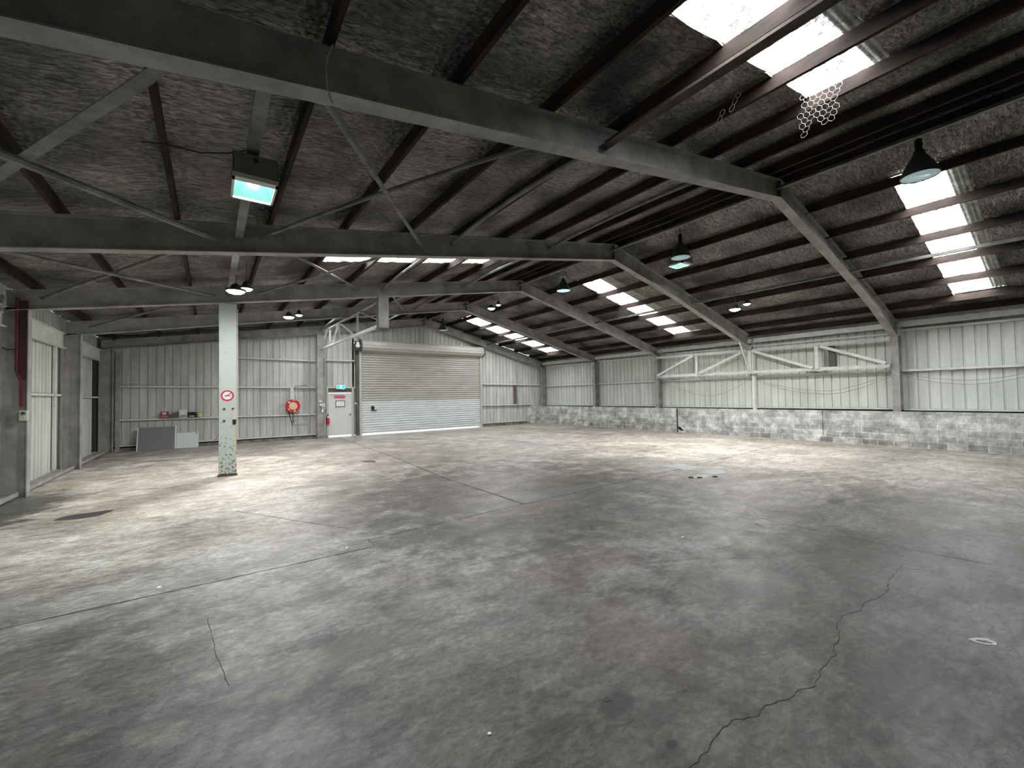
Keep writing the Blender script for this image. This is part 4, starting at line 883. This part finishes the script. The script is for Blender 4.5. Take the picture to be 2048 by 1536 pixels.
tag(MB().tube([(-.59, 5.67, under(-.59, .42)), (-.38, 5.52, 4.50), (-.1, 5.45, 4.47), (.15, 5.35, 4.50), (.33, 5.28, 4.56)], .007, 5).build('supply_cable', black, loc=(-.59, 5.67, 4.5)), 'thin black cable slung from a purlin to the large square floodlight', 'cable')
tag(MB().tube([(.815, 3.57, 4.78), (.76, 3.54, 4.62), (.745, 3.55, 4.5), (.76, 3.56, 4.36), (.80, 3.57, 4.26)], .007, 5).build('loose_wire', wire_m, loc=(.8, 3.57, 4.5)), 'thin wire curling down the web of the nearest frame', 'cable')
def led_bay(x, y, z, r, label, power, m=led, ztop=None):
    t = thing('led_high_bay_light', (x, y, z), label, 'lamp', 'led high bay lights')
    MB().lathe((x, y, z), [(r, .0), (r+.012, .01), (r+.012, .04), (r*.6, .06), (r*.45, .13), (.04, .15), (.02, .17)], 28).build('housing', lamp_body, t, False)
    MB().lathe((x, y, z), [(.001, -.055), (r*.35, -.051), (r*.7, -.034), (r*.96, -.002)], 28).build('lens', m, t)
    MB().tube([(x, y, z+.17), (x, y, ztop or under(x, OFF-.06))], .006, 5).build('suspension_rod', steel_dk, t)
    if power:
        l = bpy.data.lights.new('led_light', 'AREA'); l.shape = 'DISK'; l.size = r*1.8; l.energy = power;  l.color = (1, .97, .95)
        o = bpy.data.objects.new('led_light', l); C.objects.link(o); o.parent = t; o.location = (0, 0, -.03)
    return t
PWS = {'above the pale column': 165, 'left of the open truss': 500, 'under the ridge in the third bay': 500, 'on the right slope': 520}
for x, y, z, r, x2, y2, z2, r2, nm in [(.40, 10.3, 4.09, .17, .60, 10.62, 4.24, .13, 'above the pale column'), (1.95, 14.6, 4.40, .15, 2.30, 15.0, 4.57, .11, 'left of the open truss'), (9.49, 14.6, 5.48, .15, 10.12, 15.0, 5.78, .11, 'under the ridge in the third bay'), (13.33, 6.5, 4.41, .16, 14.55, 6.7, 4.76, .12, 'on the right slope')]:
    led_bay(x, y, z, r, 'brightly glowing round high bay light ' + nm, PWS[nm])
    led_bay(x2, y2, z2, r2, 'dim disc light just right of the bright one ' + nm, 0, led_dim)
def bell(x, y, z, r, label, glass, m_body=lamp_body, ballast=True, ztop=None):
    t = thing('bell_pendant_lamp', (x, y, z), label, 'lamp', 'bell-shaped pendant lamps along the ridge')
    prof = [(r, 0), (r*.985, .03*r/.25), (r*.88, .10*r/.25), (r*.66, .22*r/.25), (r*.44, .31*r/.25), (r*.30, .37*r/.25), (r*.28, .42*r/.25)]
    MB().lathe((x, y, z), prof + [(r*.25, .42*r/.25), (r*.27, .36*r/.25), (r*.41, .30*r/.25), (r*.63, .21*r/.25), (r*.85, .09*r/.25), (r*.96, .002), (r, 0)], 32, cap=False).build('shade', m_body, t, True)
    MB().lathe((x, y, z), [(.001, .045), (r*.5, .038), (r*.95, .012)], 32).build('diffuser', glass, t, True)
    h = z + .42*r/.25
    zt = ztop or under(x, OFF-.06)
    if ballast:
        bevel(MB().box(x-.09, x+.09, y-.08, y+.08, h+.06, h+.28).build('ballast_box', galv, t), .012)
        m3 = MB(); m3.box(x+.02, x+.07, y-.083, y-.079, h+.20, h+.225); m3.box(x+.02, x+.07, y-.083, y-.079, h+.14, h+.165); m3.build('vent_slots', black, t)
        for s_ in (-1, 1): MB().lathe((x+s_*.06, y, h+.03), [(.018, 0), (.018, .03)], 10).build('knob', galv, t)
        MB().tube([(x, y, h-.01), (x, y, h+.07)], .03, 10).build('neck', black, t); MB().tube([(x, y, h+.28), (x, y, zt)], .012, 6).build('hanging_rod', steel_dk, t)
        MB().tube([(x+.05, y-.03, h), (x+r*.6, y-.02, z+.2*r/.25), (x+r, y, z+.02)], .007, 6).build('safety_wire', galv, t)
    else:
        MB().tube([(x, y, h-.01), (x, y, h+.20)], .05, 12).build('neck', black, t); MB().tube([(x, y, h+.2), (x, y, zt)], .015, 6).build('hanging_rod', steel_dk, t)
    return t
bell(9.79, 1.62, 5.44, .26, 'bell pendant lamp hanging in front of the nearest right skylight', cyan_pale, ballast=False)
bell(9.95, 6.2, 5.35, .25, 'bell pendant lamp in front of the lit square floodlight', cyan_pale, ballast=False)
bell(9.78, 10.5, 5.38, .24, 'cyan-lit bell pendant lamp with a ballast box in the second bay', cyan_glow)
bell(9.44, 19.0, 5.16, .24, 'small dim bell pendant lamp in front of the far roller door gable', cyan_pale, ballast=False)

# ---- torn chicken wire hanging below the near-left skylight
def hexwire(o, ex, ey, cells, s, label):
    o = Vector(o); ex = Vector(ex).normalized(); ey = Vector(ey).normalized(); seen = set(); mb = MB()
    for i, j in cells:
        cx = (i + (.5 if j % 2 else 0))*s*1.732; cy = j*s*1.5
        pts = [(round(cx + s*math.cos(PI/6+k*PI/3), 4), round(cy + s*math.sin(PI/6+k*PI/3), 4)) for k in range(6)]
        for k in range(6):
            e_ = tuple(sorted((pts[k], pts[(k+1) % 6])))
            if e_ in seen: continue
            seen.add(e_); f = lambda p: o + ex*p[0] + ey*p[1] + Vector((0, 0, .012*math.sin(p[0]*30+p[1]*17)))
            mb.tube([f(e_[0]), f(e_[1])], .0034, 4, False)
    return tag(mb.build('chicken_wire', wire_m, loc=o), label, 'wire mesh')
cells = [(i, j) for j in range(0, 3) for i in range(0, 6)] + [(i, 3) for i in range(0, 5)] + [(i, 4) for i in range(-1, 5)] + [(i, 5) for i in (-1, 0, 1, 2, 3, 4)] + [(i, 6) for i in (-1, 0, 2, 3, 4)] + [(-1, 7), (2, 7), (3, 7), (-1, 8)]
hexwire((6.45, 2.16, 5.78), (0.05, -1, -.02), (.18, -.08, -1), cells, .040, 'torn flap of chicken wire hanging below the near left skylight')
hexwire((5.42, 2.52, 5.60), (.1, 1, .05), (.1, .2, -1), [(0, 0), (0, 1), (1, 2), (3, 2), (3, 3)], .038, 'small torn scrap of chicken wire left of the larger flap')
